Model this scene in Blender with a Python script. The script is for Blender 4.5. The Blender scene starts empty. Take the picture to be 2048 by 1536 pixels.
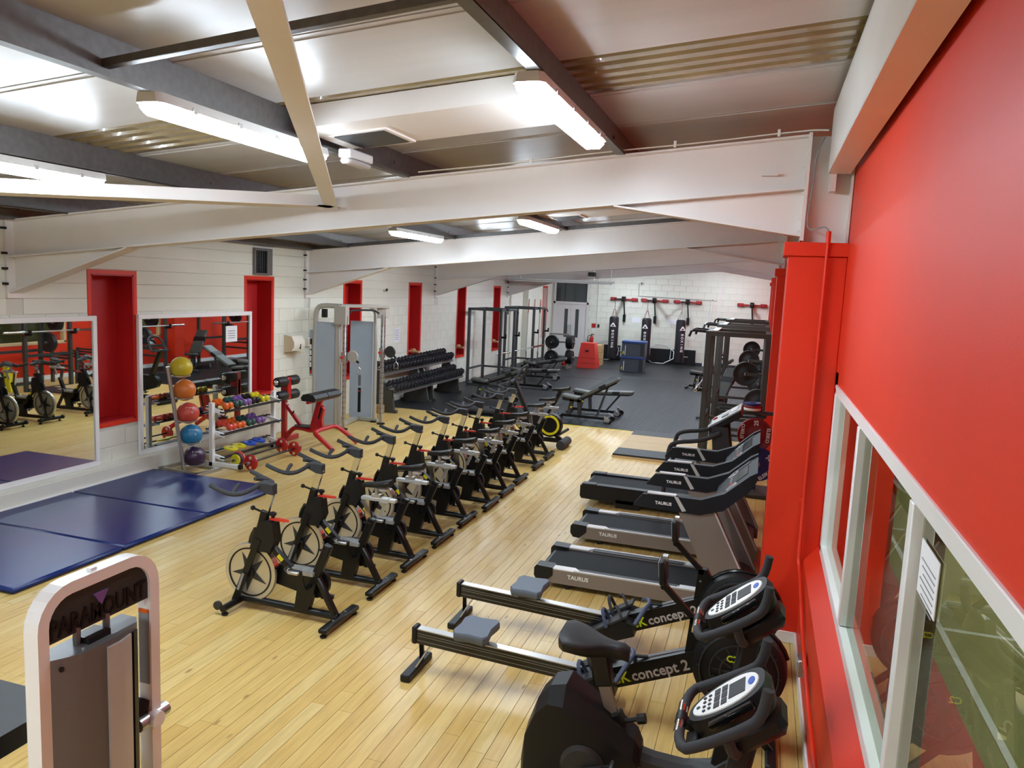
import bpy, bmesh, math, random
from mathutils import Vector, Matrix, Euler
random.seed(7)
scn = bpy.context.scene
COL = scn.collection

# ---------------------------------------------------------------- camera, world, exposure
CAM_H = 2.65
cd = bpy.data.cameras.new('camera')
cam = bpy.data.objects.new('camera', cd)
COL.objects.link(cam)
cd.sensor_width = 36.0
cd.lens = 1540.0 / 2048.0 * 36.0
cd.clip_start = 0.05
cd.clip_end = 200
_dy = Vector((506.0, -174.0, 1540.0)).normalized()
_s, _vx, _vy, _f = 0.045, 506.0, -174.0, 1540.0
_hx = -(_f * _f + _vy * (_vy - _s * _vx)) / (_vx + _vy * _s)
_dx = -Vector((_hx, _vy + _s * (_hx - _vx), _f)).normalized()
_dz = _dx.cross(_dy).normalized()
right = Vector((_dx[0], _dy[0], _dz[0]))
down = Vector((_dx[1], _dy[1], _dz[1]))
fwd = Vector((_dx[2], _dy[2], _dz[2]))
m = Matrix((( right.x, -down.x, -fwd.x, 0), (right.y, -down.y, -fwd.y, 0), (right.z, -down.z, -fwd.z, CAM_H), (0, 0, 0, 1)))
cam.matrix_world = m
scn.camera = cam

w = bpy.data.worlds.new('world')
scn.world = w
w.use_nodes = True
w.node_tree.nodes['Background'].inputs[0].default_value = (0.9, 0.95, 1.0, 1)
w.node_tree.nodes['Background'].inputs[1].default_value = 0.25
scn.view_settings.view_transform = 'Standard'
scn.view_settings.look = 'None'
scn.view_settings.exposure = 0.88
scn.view_settings.gamma = 1.0
scn.view_settings.use_curve_mapping = False
LAMP_POWER = 40.0
scn.cycles.max_bounces = 6
scn.cycles.diffuse_bounces = 3
scn.cycles.glossy_bounces = 4
scn.cycles.transmission_bounces = 3
scn.cycles.transparent_max_bounces = 6
scn.cycles.caustics_reflective = False
scn.cycles.caustics_refractive = False

# ---------------------------------------------------------------- materials
def lin(h):
    h = h.lstrip('#')
    out = []
    for i in (0, 2, 4):
        c = int(h[i:i + 2], 16) / 255.0
        out.append(c / 12.92 if c <= 0.04045 else ((c + 0.055) / 1.055) ** 2.4)
    return (out[0], out[1], out[2], 1.0)

MATS = {}
def mat(name, col='#808080', rough=0.5, metal=0.0, noise=0.0, nscale=8.0, bump=0.0, bscale=60.0, emit=0.0, spec=0.5, coat=0.0, trans=0.0, stretch=(1, 1, 1)):
    if name in MATS:
        return MATS[name]
    mt = bpy.data.materials.new(name)
    mt.use_nodes = True
    nt = mt.node_tree
    b = nt.nodes['Principled BSDF']
    c = lin(col)
    b.inputs['Base Color'].default_value = c
    b.inputs['Roughness'].default_value = rough
    b.inputs['Metallic'].default_value = metal
    b.inputs['Specular IOR Level'].default_value = spec
    b.inputs['Coat Weight'].default_value = coat
    b.inputs['Transmission Weight'].default_value = trans
    if emit:
        b.inputs['Emission Color'].default_value = c
        b.inputs['Emission Strength'].default_value = emit
    if noise or bump:
        tc = nt.nodes.new('ShaderNodeTexCoord')
        mp = nt.nodes.new('ShaderNodeMapping')
        mp.inputs['Scale'].default_value = stretch
        nt.links.new(tc.outputs['Object'], mp.inputs['Vector'])
    if noise:
        n = nt.nodes.new('ShaderNodeTexNoise')
        n.inputs['Scale'].default_value = nscale
        n.inputs['Detail'].default_value = 5
        nt.links.new(mp.outputs['Vector'], n.inputs['Vector'])
        r = nt.nodes.new('ShaderNodeValToRGB')
        r.color_ramp.elements[0].position = 0.3
        r.color_ramp.elements[1].position = 0.7
        r.color_ramp.elements[0].color = tuple(max(0, x * (1 - noise)) for x in c[:3]) + (1,)
        r.color_ramp.elements[1].color = tuple(min(1, x * (1 + noise)) for x in c[:3]) + (1,)
        nt.links.new(n.outputs['Fac'], r.inputs['Fac'])
        nt.links.new(r.outputs['Color'], b.inputs['Base Color'])
    if bump:
        n2 = nt.nodes.new('ShaderNodeTexNoise')
        n2.inputs['Scale'].default_value = bscale
        n2.inputs['Detail'].default_value = 3
        nt.links.new(mp.outputs['Vector'], n2.inputs['Vector'])
        bp = nt.nodes.new('ShaderNodeBump')
        bp.inputs['Strength'].default_value = bump
        bp.inputs['Distance'].default_value = 0.01
        nt.links.new(n2.outputs['Fac'], bp.inputs['Height'])
        nt.links.new(bp.outputs['Normal'], b.inputs['Normal'])
    MATS[name] = mt
    return mt

mat('wall_white', '#E2E2D4', 0.6, noise=0.035, nscale=1.5, bump=0.12, bscale=40)
mat('joint_white', '#D2D1C4', 0.8)
mat('red_paint', '#E0361A', 0.45, noise=0.03, nscale=1.2, bump=0.06, bscale=90, spec=0.4)
mat('niche_red_shaded', '#B81A1C', 0.55, noise=0.05, nscale=2)  # red paint in a darker tone, standing in for shade inside the niches
mat('steel_white', '#E6E0DA', 0.4, noise=0.02, nscale=3)
mat('gloss_white', '#F0F0EE', 0.3)
mat('galv', '#6B6967', 0.45, 0.5, noise=0.12, nscale=22, bump=0.05, bscale=50)
mat('liner', '#BFBCB8', 0.33, noise=0.05, nscale=2.0, spec=0.6, stretch=(0.3, 3, 1))
mat('rooflight', '#8C7B58', 0.22, noise=0.25, nscale=3, coat=0.5, stretch=(1, 4, 1))
mat('subfloor', '#4A3A22', 0.9)
mat('rubber', '#222426', 0.5, noise=0.12, nscale=60, spec=0.35)
mat('belt', '#131415', 0.65, spec=0.15)
mat('console_black', '#101116', 0.5, spec=0.25)
mat('blue_mat', '#0F2562', 0.3, noise=0.08, nscale=1.5, spec=0.3, bump=0.03, bscale=12)
mat('black_metal', '#0D0D0E', 0.36, 0.0, spec=0.38)
mat('black_plastic', '#121214', 0.45, spec=0.35)
mat('black_gloss', '#0C0C0E', 0.16)
mat('dark_grey', '#2C2D2F', 0.5)
mat('charcoal', '#2E2F30', 0.45, noise=0.05, nscale=10)
mat('foam', '#303134', 0.75)
mat('vinyl_black', '#111113', 0.5, noise=0.1, nscale=20)
mat('vinyl_grey', '#454641', 0.42, noise=0.05, nscale=12)
mat('chrome', '#D8D6D2', 0.12, 1.0)
mat('satin', '#B9B9B8', 0.32, 0.85)
mat('silver_plastic', '#C3C2BF', 0.35, 0.2)
mat('taupe', '#8A8078', 0.38, 0.35)
mat('steel_grey', '#7E7E7E', 0.35, 0.6)
mat('red_lever', '#C8321F', 0.35)
mat('red_frame', '#B3141A', 0.28, coat=0.3)
mat('yellow', '#D6C81E', 0.4)
mat('lime', '#C7DB1E', 0.4)
mat('print_white', '#EFEFEC', 0.5)
mat('print_grey', '#8C8C8E', 0.6)
mat('seat_grey', '#5B6470', 0.55)
mat('grip_blue', '#3B465E', 0.5)
mat('panel_blue', '#A9B6C4', 0.42, noise=0.04, nscale=2)
mat('frame_grey', '#B7B6AE', 0.4, 0.2)
mat('rack_grey', '#41423E', 0.45, 0.2, noise=0.05, nscale=8)
mat('cage_grey', '#474A4B', 0.45, 0.2)
mat('mirror', '#E2E8E4', 0.015, 1.0)
mat('paper', '#ECECF0', 0.7)
mat('ply', '#B89A6A', 0.5, noise=0.12, nscale=4, stretch=(1, 8, 1))
mat('wood_peg', '#D9B98A', 0.5)
mat('door_white', '#DAD8D6', 0.45)
mat('glass_dark', '#3C4446', 0.08, spec=0.6)
mat('roller_grey', '#34343C', 0.6)
mat('print_silver', '#B9B2AC', 0.5)
mat('shroud_grey', '#6E7072', 0.4, 0.25)
mat('lamp_body', '#D9DAD6', 0.4)
mat('orange', '#E2661E', 0.35)
mat('coral', '#E2523F', 0.35)
mat('violet', '#7B579C', 0.38)
mat('bottle_green', '#1F4A44', 0.38)
mat('royal', '#1C4FB4', 0.38)
mat('plum', '#3A2440', 0.35)
mat('ball_yellow', '#C9B32A', 0.4)
mat('ball_orange', '#CE7028', 0.4)
mat('ball_red', '#C4483A', 0.4)
mat('ball_blue', '#2474A0', 0.38)
mat('plate_red', '#7E1A1E', 0.45)
mat('plate_blue', '#1E2A6E', 0.45)
mat('plyo_red', '#D0342A', 0.4)
mat('plyo_blue', '#454D56', 0.5)
mat('plyo_blue_top', '#27427E', 0.45)
mat('ext_red', '#B8201C', 0.3)
mat('hall_floor', '#A39A58', 0.5)
mat('hall_wall', '#7E8056', 0.7)
mat('light_emit', '#E2F1FF', 0.5, emit=LAMP_POWER)
mat('wheel_metal', '#CFCCC4', 0.28, 0.75)
mat('tread_silver', '#B4B4B1', 0.38, 0.45)
mat('bag_black', '#1C1C22', 0.4, noise=0.1, nscale=10)
mat('bracket_red', '#A8262A', 0.4)
mat('dispenser', '#E9E6DA', 0.4)
mat('dispenser_tan', '#D8C8A8', 0.45)

def glass_mat():
    mt = bpy.data.materials.new('window_glass')
    mt.use_nodes = True
    nt = mt.node_tree
    nt.nodes.remove(nt.nodes['Principled BSDF'])
    out = nt.nodes['Material Output']
    tr = nt.nodes.new('ShaderNodeBsdfTransparent')
    tr.inputs[0].default_value = (0.86, 0.9, 0.82, 1)
    gl = nt.nodes.new('ShaderNodeBsdfGlossy')
    gl.inputs['Roughness'].default_value = 0.01
    fr = nt.nodes.new('ShaderNodeFresnel')
    fr.inputs[0].default_value = 1.65
    mx = nt.nodes.new('ShaderNodeMixShader')
    ge = nt.nodes.new('ShaderNodeNewGeometry')
    iv = nt.nodes.new('ShaderNodeMath'); iv.operation = 'SUBTRACT'; iv.inputs[0].default_value = 1.0
    nt.links.new(ge.outputs['Backfacing'], iv.inputs[1])
    ml = nt.nodes.new('ShaderNodeMath'); ml.operation = 'MULTIPLY'
    nt.links.new(fr.outputs[0], ml.inputs[0]); nt.links.new(iv.outputs[0], ml.inputs[1])
    nt.links.new(ml.outputs[0], mx.inputs[0])
    nt.links.new(tr.outputs[0], mx.inputs[1])
    nt.links.new(gl.outputs[0], mx.inputs[2])
    nt.links.new(mx.outputs[0], out.inputs['Surface'])
    MATS['glass'] = mt
glass_mat()

def wood_mat():
    mt = bpy.data.materials.new('maple_boards')
    mt.use_nodes = True
    nt = mt.node_tree
    L = nt.links.new
    b = nt.nodes['Principled BSDF']
    oi = nt.nodes.new('ShaderNodeObjectInfo')
    at = nt.nodes.new('ShaderNodeAttribute'); at.attribute_name = 'shade'
    ad = nt.nodes.new('ShaderNodeMath'); ad.operation = 'ADD'
    L(oi.outputs['Random'], ad.inputs[0]); L(at.outputs['Fac'], ad.inputs[1])
    fr = nt.nodes.new('ShaderNodeMath'); fr.operation = 'FRACT'
    L(ad.outputs[0], fr.inputs[0])
    rp = nt.nodes.new('ShaderNodeValToRGB')
    e = rp.color_ramp.elements
    e[0].color = lin('#CDAA62'); e[1].color = lin('#D9BF80')
    x = e.new(0.25); x.color = lin('#D2B069')
    x = e.new(0.8); x.color = lin('#D6B872')
    L(fr.outputs[0], rp.inputs['Fac'])
    geo = nt.nodes.new('ShaderNodeNewGeometry')
    mp = nt.nodes.new('ShaderNodeMapping'); mp.inputs['Scale'].default_value = (14, 1.2, 1)
    L(geo.outputs['Position'], mp.inputs['Vector'])
    n = nt.nodes.new('ShaderNodeTexNoise'); n.inputs['Scale'].default_value = 2.5; n.inputs['Detail'].default_value = 6
    L(mp.outputs[0], n.inputs['Vector'])
    r2 = nt.nodes.new('ShaderNodeValToRGB')
    r2.color_ramp.elements[0].position = 0.25; r2.color_ramp.elements[0].color = (0.80, 0.76, 0.70, 1)
    r2.color_ramp.elements[1].position = 0.62; r2.color_ramp.elements[1].color = (1, 1, 1, 1)
    L(n.outputs['Fac'], r2.inputs['Fac'])
    mx = nt.nodes.new('ShaderNodeMix'); mx.data_type = 'RGBA'; mx.blend_type = 'MULTIPLY'; mx.inputs[0].default_value = 1
    L(rp.outputs[0], mx.inputs[6]); L(r2.outputs[0], mx.inputs[7])
    # small dark knots and dents
    mp2 = nt.nodes.new('ShaderNodeMapping'); mp2.inputs['Scale'].default_value = (7, 2.4, 1)
    L(geo.outputs['Position'], mp2.inputs['Vector'])
    vo = nt.nodes.new('ShaderNodeTexVoronoi'); vo.inputs['Scale'].default_value = 1.0; vo.inputs['Randomness'].default_value = 1
    L(mp2.outputs[0], vo.inputs['Vector'])
    r3 = nt.nodes.new('ShaderNodeValToRGB')
    r3.color_ramp.elements[0].position = 0.05; r3.color_ramp.elements[0].color = (0.30, 0.2, 0.1, 1)
    r3.color_ramp.elements[1].position = 0.11; r3.color_ramp.elements[1].color = (1, 1, 1, 1)
    sep = nt.nodes.new('ShaderNodeSeparateColor')
    L(vo.outputs['Color'], sep.inputs[0])
    gt = nt.nodes.new('ShaderNodeMath'); gt.operation = 'LESS_THAN'; gt.inputs[1].default_value = 0.6
    L(sep.outputs[0], gt.inputs[0])
    ad2 = nt.nodes.new('ShaderNodeMath'); ad2.operation = 'ADD'
    L(vo.outputs['Distance'], ad2.inputs[0]); L(gt.outputs[0], ad2.inputs[1])
    L(ad2.outputs[0], r3.inputs['Fac'])
    mx2 = nt.nodes.new('ShaderNodeMix'); mx2.data_type = 'RGBA'; mx2.blend_type = 'MULTIPLY'; mx2.inputs[0].default_value = 0.75
    L(mx.outputs[2], mx2.inputs[6]); L(r3.outputs[0], mx2.inputs[7])
    L(mx2.outputs[2], b.inputs['Base Color'])
    n4 = nt.nodes.new('ShaderNodeTexNoise'); n4.inputs['Scale'].default_value = 1.6; n4.inputs['Detail'].default_value = 3
    L(geo.outputs['Position'], n4.inputs['Vector'])
    mr = nt.nodes.new('ShaderNodeMapRange'); mr.inputs[3].default_value = 0.24; mr.inputs[4].default_value = 0.42
    L(n4.outputs['Fac'], mr.inputs[0]); L(mr.outputs[0], b.inputs['Roughness'])
    b.inputs['Specular IOR Level'].default_value = 0.45
    MATS['wood'] = mt
wood_mat()

# ---------------------------------------------------------------- mesh helpers
class MB:
    def __init__(self):
        self.v = []; self.f = []
    def add(self, vs, fs):
        o = len(self.v)
        self.v += [tuple(p) for p in vs]
        self.f += [tuple(i + o for i in q) for q in fs]
        return self
    def xbox(self, x0, x1, y0, y1, z0, z1, b=0.0):
        return self.box(((x0 + x1) / 2, (y0 + y1) / 2, (z0 + z1) / 2), (x1 - x0, y1 - y0, z1 - z0), None, b)
    def box(self, c, s, R=None, b=0.0):
        hx, hy, hz = s[0] / 2, s[1] / 2, s[2] / 2
        c = Vector(c)
        T = (lambda p: c + (R @ Vector(p) if R is not None else Vector(p)))
        b = min(b, hx * 0.9, hy * 0.9, hz * 0.9)
        vs = []; fs = []
        if b <= 1e-6:
            for sx in (-1, 1):
                for sy in (-1, 1):
                    for sz in (-1, 1):
                        vs.append(T((sx * hx, sy * hy, sz * hz)))
            fs = [(0, 1, 3, 2), (4, 6, 7, 5), (0, 4, 5, 1), (2, 3, 7, 6), (0, 2, 6, 4), (1, 5, 7, 3)]
            return self.add(vs, fs)
        idx = {}
        for sx in (-1, 1):
            for sy in (-1, 1):
                for sz in (-1, 1):
                    for a in range(3):
                        p = [sx * (hx - b), sy * (hy - b), sz * (hz - b)]
                        p[a] += (sx, sy, sz)[a] * b
                        idx[(sx, sy, sz, a)] = len(vs)
                        vs.append(T(p))
        g = lambda k, a: idx[(k[0], k[1], k[2], a)]
        cyc = [(-1, -1), (1, -1), (1, 1), (-1, 1)]
        for a in range(3):
            o1, o2 = [q for q in range(3) if q != a]
            for sg in (-1, 1):
                q = []
                for u, v in cyc:
                    k = [0, 0, 0]; k[a] = sg; k[o1] = u; k[o2] = v
                    q.append(g(k, a))
                fs.append(tuple(q))
            for u, v in cyc:
                k0 = [0, 0, 0]; k1 = [0, 0, 0]
                k0[a] = -1; k1[a] = 1
                k0[o1] = k1[o1] = u; k0[o2] = k1[o2] = v
                fs.append((g(k0, o1), g(k1, o1), g(k1, o2), g(k0, o2)))
        for sx in (-1, 1):
            for sy in (-1, 1):
                for sz in (-1, 1):
                    k = (sx, sy, sz)
                    fs.append((g(k, 0), g(k, 1), g(k, 2)))
        return self.add(vs, fs)
    def bar(self, p0, p1, wd, ht, up=(0, 0, 1), b=0.0):
        p0, p1 = Vector(p0), Vector(p1)
        d = p1 - p0
        L = d.length
        x = d.normalized()
        u = Vector(up)
        if abs(x.dot(u)) > 0.98:
            u = Vector((1, 0, 0)) if abs(x.x) < 0.9 else Vector((0, 1, 0))
        y = u.cross(x).normalized()
        z = x.cross(y)
        R = Matrix((x, y, z)).transposed()
        return self.box((p0 + p1) / 2, (L, wd, ht), R, b)
    def tube(self, path, r, n=8, closed=False, caps=True, sm=0):
        P = [Vector(p) for p in path]
        for _ in range(sm):
            Q = [P[0]] if not closed else []
            rng = range(len(P) - 1) if not closed else range(len(P))
            for i in rng:
                a, b_ = P[i], P[(i + 1) % len(P)]
                if closed or i > 0:
                    Q.append(a * 0.75 + b_ * 0.25)
                if closed or i < len(P) - 2:
                    Q.append(a * 0.25 + b_ * 0.75)
            if not closed:
                Q.append(P[-1])
            P = Q
        N = len(P)
        rs = r if isinstance(r, (list, tuple)) else [r] * N
        if len(rs) != N:
            rs = [rs[min(len(rs) - 1, int(i * len(rs) / N))] for i in range(N)]
        T = []
        for i in range(N):
            if closed:
                t = P[(i + 1) % N] - P[i - 1]
            elif i == 0:
                t = P[1] - P[0]
            elif i == N - 1:
                t = P[-1] - P[-2]
            else:
                t = (P[i + 1] - P[i]).normalized() + (P[i] - P[i - 1]).normalized()
            T.append(t.normalized())
        up = Vector((0, 0, 1)) if abs(T[0].z) < 0.9 else Vector((1, 0, 0))
        nrm = up.cross(T[0]).normalized()
        vs = []; fs = []
        for i in range(N):
            nrm = (nrm - T[i] * nrm.dot(T[i])).normalized()
            bn = T[i].cross(nrm)
            for k in range(n):
                a = 2 * math.pi * k / n
                vs.append(P[i] + (nrm * math.cos(a) + bn * math.sin(a)) * rs[i])
        m_ = N if closed else N - 1
        for i in range(m_):
            for k in range(n):
                a = i * n + k; b_ = i * n + (k + 1) % n
                c = ((i + 1) % N) * n + (k + 1) % n; d = ((i + 1) % N) * n + k
                fs.append((a, b_, c, d))
        if caps and not closed:
            fs.append(tuple(range(n - 1, -1, -1)))
            fs.append(tuple(range((N - 1) * n, N * n)))
        return self.add(vs, fs)
    def cyl(self, p0, p1, r0, r1=None, n=12):
        return self.tube([p0, p1], [r0, r0 if r1 is None else r1], n)
    def prism(self, poly, axis, a0, a1):
        n = len(poly)
        def P(p, a):
            u, v = p
            return {'x': (a, u, v), 'y': (u, a, v), 'z': (u, v, a)}[axis]
        vs = [P(p, a0) for p in poly] + [P(p, a1) for p in poly]
        fs = [tuple(range(n)), tuple(range(2 * n - 1, n - 1, -1))]
        for i in range(n):
            j = (i + 1) % n
            fs.append((i, i + n, j + n, j))
        return self.add(vs, fs)
    def loft(self, secs, caps=True):
        n = len(secs[0])
        vs = [p for s in secs for p in s]
        fs = []
        for i in range(len(secs) - 1):
            for k in range(n):
                j = (k + 1) % n
                fs.append((i * n + k, i * n + j, (i + 1) * n + j, (i + 1) * n + k))
        if caps:
            fs.append(tuple(range(n - 1, -1, -1)))
            fs.append(tuple(range((len(secs) - 1) * n, len(secs) * n)))
        return self.add(vs, fs)
    def lathe(self, prof, o=(0, 0, 0), axis='z', n=20, closed=False):
        vs = []; fs = []
        o = Vector(o)
        for r, h in prof:
            for k in range(n):
                a = 2 * math.pi * k / n
                c, s = r * math.cos(a), r * math.sin(a)
                vs.append(o + Vector({'z': (c, s, h), 'y': (c, h, s), 'x': (h, c, s)}[axis]))
        N = len(prof)
        for i in range(N if closed else N - 1):
            for k in range(n):
                j = (k + 1) % n
                i2 = (i + 1) % N
                fs.append((i * n + k, i * n + j, i2 * n + j, i2 * n + k))
        if not closed:
            if prof[0][0] > 1e-6:
                fs.append(tuple(range(n - 1, -1, -1)))
            if prof[-1][0] > 1e-6:
                fs.append(tuple(range((N - 1) * n, N * n)))
        return self.add(vs, fs)
    def sphere(self, c, r, n=16, sz=1.0):
        m_ = n // 2
        prof = []
        for i in range(m_ + 1):
            a = -math.pi / 2 + math.pi * i / m_
            prof.append((max(1e-5, r * math.cos(a)), r * sz * math.sin(a)))
        return self.lathe(prof, c, 'z', n)
    def shift(self, dx, dy=0, dz=0):
        self.v = [(p[0] + dx, p[1] + dy, p[2] + dz) for p in self.v]
        return self
    def mesh(self, name, material, sharp=38):
        me = bpy.data.meshes.new(name)
        me.from_pydata([tuple(p) for p in self.v], [], self.f)
        bm = bmesh.new()
        bm.from_mesh(me)
        bmesh.ops.recalc_face_normals(bm, faces=bm.faces)
        bm.to_mesh(me)
        bm.free()
        me.polygons.foreach_set('use_smooth', [True] * len(me.polygons))
        me.set_sharp_from_angle(angle=math.radians(sharp))
        me.materials.append(MATS[material])
        return me
    def build(self, name, material, parent=None, label=None, kind=None, loc=None, rot=None, sharp=38):
        return link(name, self.mesh(name, material, sharp), parent, label, kind, loc, rot)

def link(name, data, parent=None, label=None, kind=None, loc=None, rot=None):
    o = bpy.data.objects.new(name, data)
    COL.objects.link(o)
    if parent is not None:
        o.parent = parent
    if loc is not None:
        o.location = loc
    if rot is not None:
        o.rotation_euler = rot
    if label:
        o['label'] = label
    if kind:
        o['kind'] = kind
    return o

def thing(name, label, cat, loc=(0, 0, 0), rz=0.0, group=None, kind=None):
    o = bpy.data.objects.new(name, None)
    o.empty_display_size = 0.1
    COL.objects.link(o)
    o.location = loc
    o.rotation_euler = (0, 0, rz)
    tag(o, label, cat, group, kind)
    return o

def tag(o, label, cat=None, group=None, kind=None):
    if label:
        o['label'] = label
    if cat:
        o['category'] = cat
    if group:
        o['group'] = group
    if kind:
        o['kind'] = kind
    return o

KIDS = {}
def copy_tree(o, parent=None):
    c = o.copy()
    COL.objects.link(c)
    c.parent = parent
    for ch in list(o.children):
        copy_tree(ch, c)
    return c

def dup(root, loc, rz=None, label=None, group=None):
    c = copy_tree(root)
    c.location = loc
    if rz is not None:
        c.rotation_euler = (0, 0, rz)
    if label:
        c['label'] = label
    if group:
        c['group'] = group
    return c

TXT = {}
def text(s, size, material, parent, M4, depth=0.002, name='lettering', bold=False, align='CENTER'):
    key = (s, size, material, bold, align)
    if key not in TXT:
        cu = bpy.data.curves.new('lettering', 'FONT')
        cu.body = s
        cu.size = size
        cu.extrude = depth
        cu.resolution_u = 2
        cu.align_x = align
        cu.align_y = 'CENTER'
        if bold:
            cu.offset = size * 0.02
        ob = bpy.data.objects.new('lettering', cu)
        COL.objects.link(ob)
        dg = bpy.context.evaluated_depsgraph_get()
        me = bpy.data.meshes.new_from_object(ob.evaluated_get(dg))
        bpy.data.objects.remove(ob)
        bpy.data.curves.remove(cu)
        me.materials.clear()
        me.materials.append(MATS[material])
        TXT[key] = me
    o = bpy.data.objects.new(name, TXT[key])
    COL.objects.link(o)
    o.parent = parent
    o.matrix_local = M4
    return o

def basis(o, x, y):
    x = Vector(x).normalized(); y = Vector(y)
    y = (y - x * y.dot(x)).normalized()
    z = x.cross(y)
    return Matrix(((x.x, y.x, z.x, o[0]), (x.y, y.y, z.y, o[1]), (x.z, y.z, z.z, o[2]), (0, 0, 0, 1)))

def ring_pts(cx, cy, r, n, a0=0.0):
    return [(cx + r * math.cos(a0 + 2 * math.pi * i / n), cy + r * math.sin(a0 + 2 * math.pi * i / n)) for i in range(n)]
def hull2(c1, r1, c2, r2, n=10):
    a = math.atan2(c2[1] - c1[1], c2[0] - c1[0])
    k = math.acos(max(-1, min(1, (r1 - r2) / math.hypot(c2[0] - c1[0], c2[1] - c1[1]))))
    pts = []
    for i in range(n + 1):
        t = a + k + (2 * math.pi - 2 * k) * i / n
        pts.append((c1[0] + r1 * math.cos(t), c1[1] + r1 * math.sin(t)))
    for i in range(n + 1):
        t = a - k + 2 * k * i / n
        pts.append((c2[0] + r2 * math.cos(t), c2[1] + r2 * math.sin(t)))
    return pts
PI = math.pi
# ================================================================ SETTING
Y0, Y1 = -3.5, 29.4          # room ends
XL, XR = -7.65, 0.545        # wall faces
YB = 14.5                    # timber / rubber border
SL = 0.0945
def ztop(x): return 3.82 + SL * x       # top of the rafters
def zceil(x): return 4.02 + SL * x      # underside of the liner sheets

def proj(p):
    d = Vector(p) - Vector((0, 0, CAM_H))
    z = d.dot(fwd)
    if z < 0.1:
        return None
    return (1024 + 1540 * d.dot(right) / z, 768 + 1540 * d.dot(down) / z, z)
def in_view(p, mg=60):
    q = proj(p)
    return q is not None and -mg < q[0] < 2048 + mg and -mg < q[1] < 1536 + mg

# ---- timber floor
fl = MB().xbox(-8.0, 0.75, Y0, YB, -0.12, -0.02).build('floor', 'subfloor', kind='structure')
tag(fl, 'pale maple strip floor running down the gym')
PW = 0.1
unit = MB().box((0, 0, -0.0105), (PW - 0.003, 1.0, 0.019), None, 0.0).mesh('plank', 'wood')
rows = int(8.3 / PW)
planks = []
for r in range(rows):
    x = -7.7 + PW * (r + 0.5)
    y = Y0 - random.uniform(0, 1.5)
    while y < YB:
        L = random.choice((0.9, 1.2, 1.5, 1.8, 2.1, 2.4))
        a, b_ = max(y, Y0), min(y + L, YB)
        if b_ - a > 0.05:
            c = (x, (a + b_) / 2, 0)
            see = in_view((x, a, 0)) or in_view((x, b_, 0)) or in_view(c)
            d = (Vector(c) - Vector((0, 0, CAM_H))).length
            planks.append((0 if see else 1, d, x, a, b_))
        y += L
planks.sort()
rest = MB(); shades = []
for i, (ns, d, x, a, b_) in enumerate(planks):
    if i < 300:
        o = link('plank', unit, fl, loc=(x, (a + b_) / 2, 0))
        o.scale = (1, b_ - a - 0.002, 1)
    else:
        rest.xbox(x - PW / 2 + 0.0011, x + PW / 2 - 0.0011, a + 0.001, b_ - 0.001, -0.02, -0.001)
        shades += [random.random()] * 6
ro = rest.build('floorboards', 'wood', fl, kind='stuff')
at = ro.data.attributes.new('shade', 'FLOAT', 'FACE')
at.data.foreach_set('value', shades)

# ---- rubber floor
rf = MB().xbox(-8.2, 0.75, YB, Y1 + 0.2, -0.12, -0.002).build('rubber_floor', 'rubber', kind='structure')
tag(rf, 'dark rubber gym flooring of the free weights area')
ribs = MB()
x = -4.3
while x < 0.5:
    ribs.xbox(x, x + 0.022, YB + 0.01, 23.5, -0.003, 0.005)
    x += 0.046
ribs.build('rubber_ribs', 'rubber', rf, kind='stuff')
MB().xbox(-4.6, -2.25, YB - 0.03, YB + 0.004, -0.001, 0.003).build('edge_strip', 'yellow', rf, label='thin yellow edging tape')
for k in range(3):
    yy = 19.2 + k * 3.3
    MB().xbox(-7.9, -4.3, yy, yy + 0.012, -0.003, 0.0005).build('mat_joint', 'black_plastic', rf)

# ---- niches and left wall
NICHE = [(7.24, 7.90), (10.16, 10.82), (13.12, 13.74), (15.97, 16.58), (18.88, 19.43), (21.73, 22.28)]
NZ0, NZ1 = 0.73, 2.57
wl = MB()
ys = [Y0]
for a, b_ in NICHE:
    ys += [a, b_]
ys.append(23.25)
for i in range(0, len(ys), 2):
    wl.xbox(XL - 0.45, XL - 0.006, ys[i], ys[i + 1], -0.1, 3.6)
for a, b_ in NICHE:
    wl.xbox(XL - 0.45, XL - 0.006, a, b_, -0.1, NZ0)
    wl.xbox(XL - 0.45, XL - 0.006, a, b_, NZ1, 3.6)
wl = wl.build('wall_left', 'joint_white', kind='structure')
tag(wl, 'white painted blockwork side wall with red slot niches')
for a, b_ in NICHE:
    nb = MB().xbox(XL - 0.30, XL - 0.27, a, b_, NZ0, NZ1).build('niche_back', 'niche_red_shaded', wl)
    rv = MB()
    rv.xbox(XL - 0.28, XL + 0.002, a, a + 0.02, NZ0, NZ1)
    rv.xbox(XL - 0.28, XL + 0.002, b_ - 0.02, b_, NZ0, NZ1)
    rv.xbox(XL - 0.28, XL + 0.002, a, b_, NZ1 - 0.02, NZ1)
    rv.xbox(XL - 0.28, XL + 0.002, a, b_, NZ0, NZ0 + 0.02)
    rv.build('niche_reveal', 'niche_red_shaded', wl)
    sr = MB()
    e = 0.05
    sr.xbox(XL - 0.004, XL + 0.006, a - e, a, NZ0 - e, NZ1 + e)
    sr.xbox(XL - 0.004, XL + 0.006, b_, b_ + e, NZ0 - e, NZ1 + e)
    sr.xbox(XL - 0.004, XL + 0.006, a, b_, NZ1, NZ1 + e)
    sr.xbox(XL - 0.004, XL + 0.006, a, b_, NZ0 - e, NZ0)
    sr.build('niche_surround', 'red_paint', wl)

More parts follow.
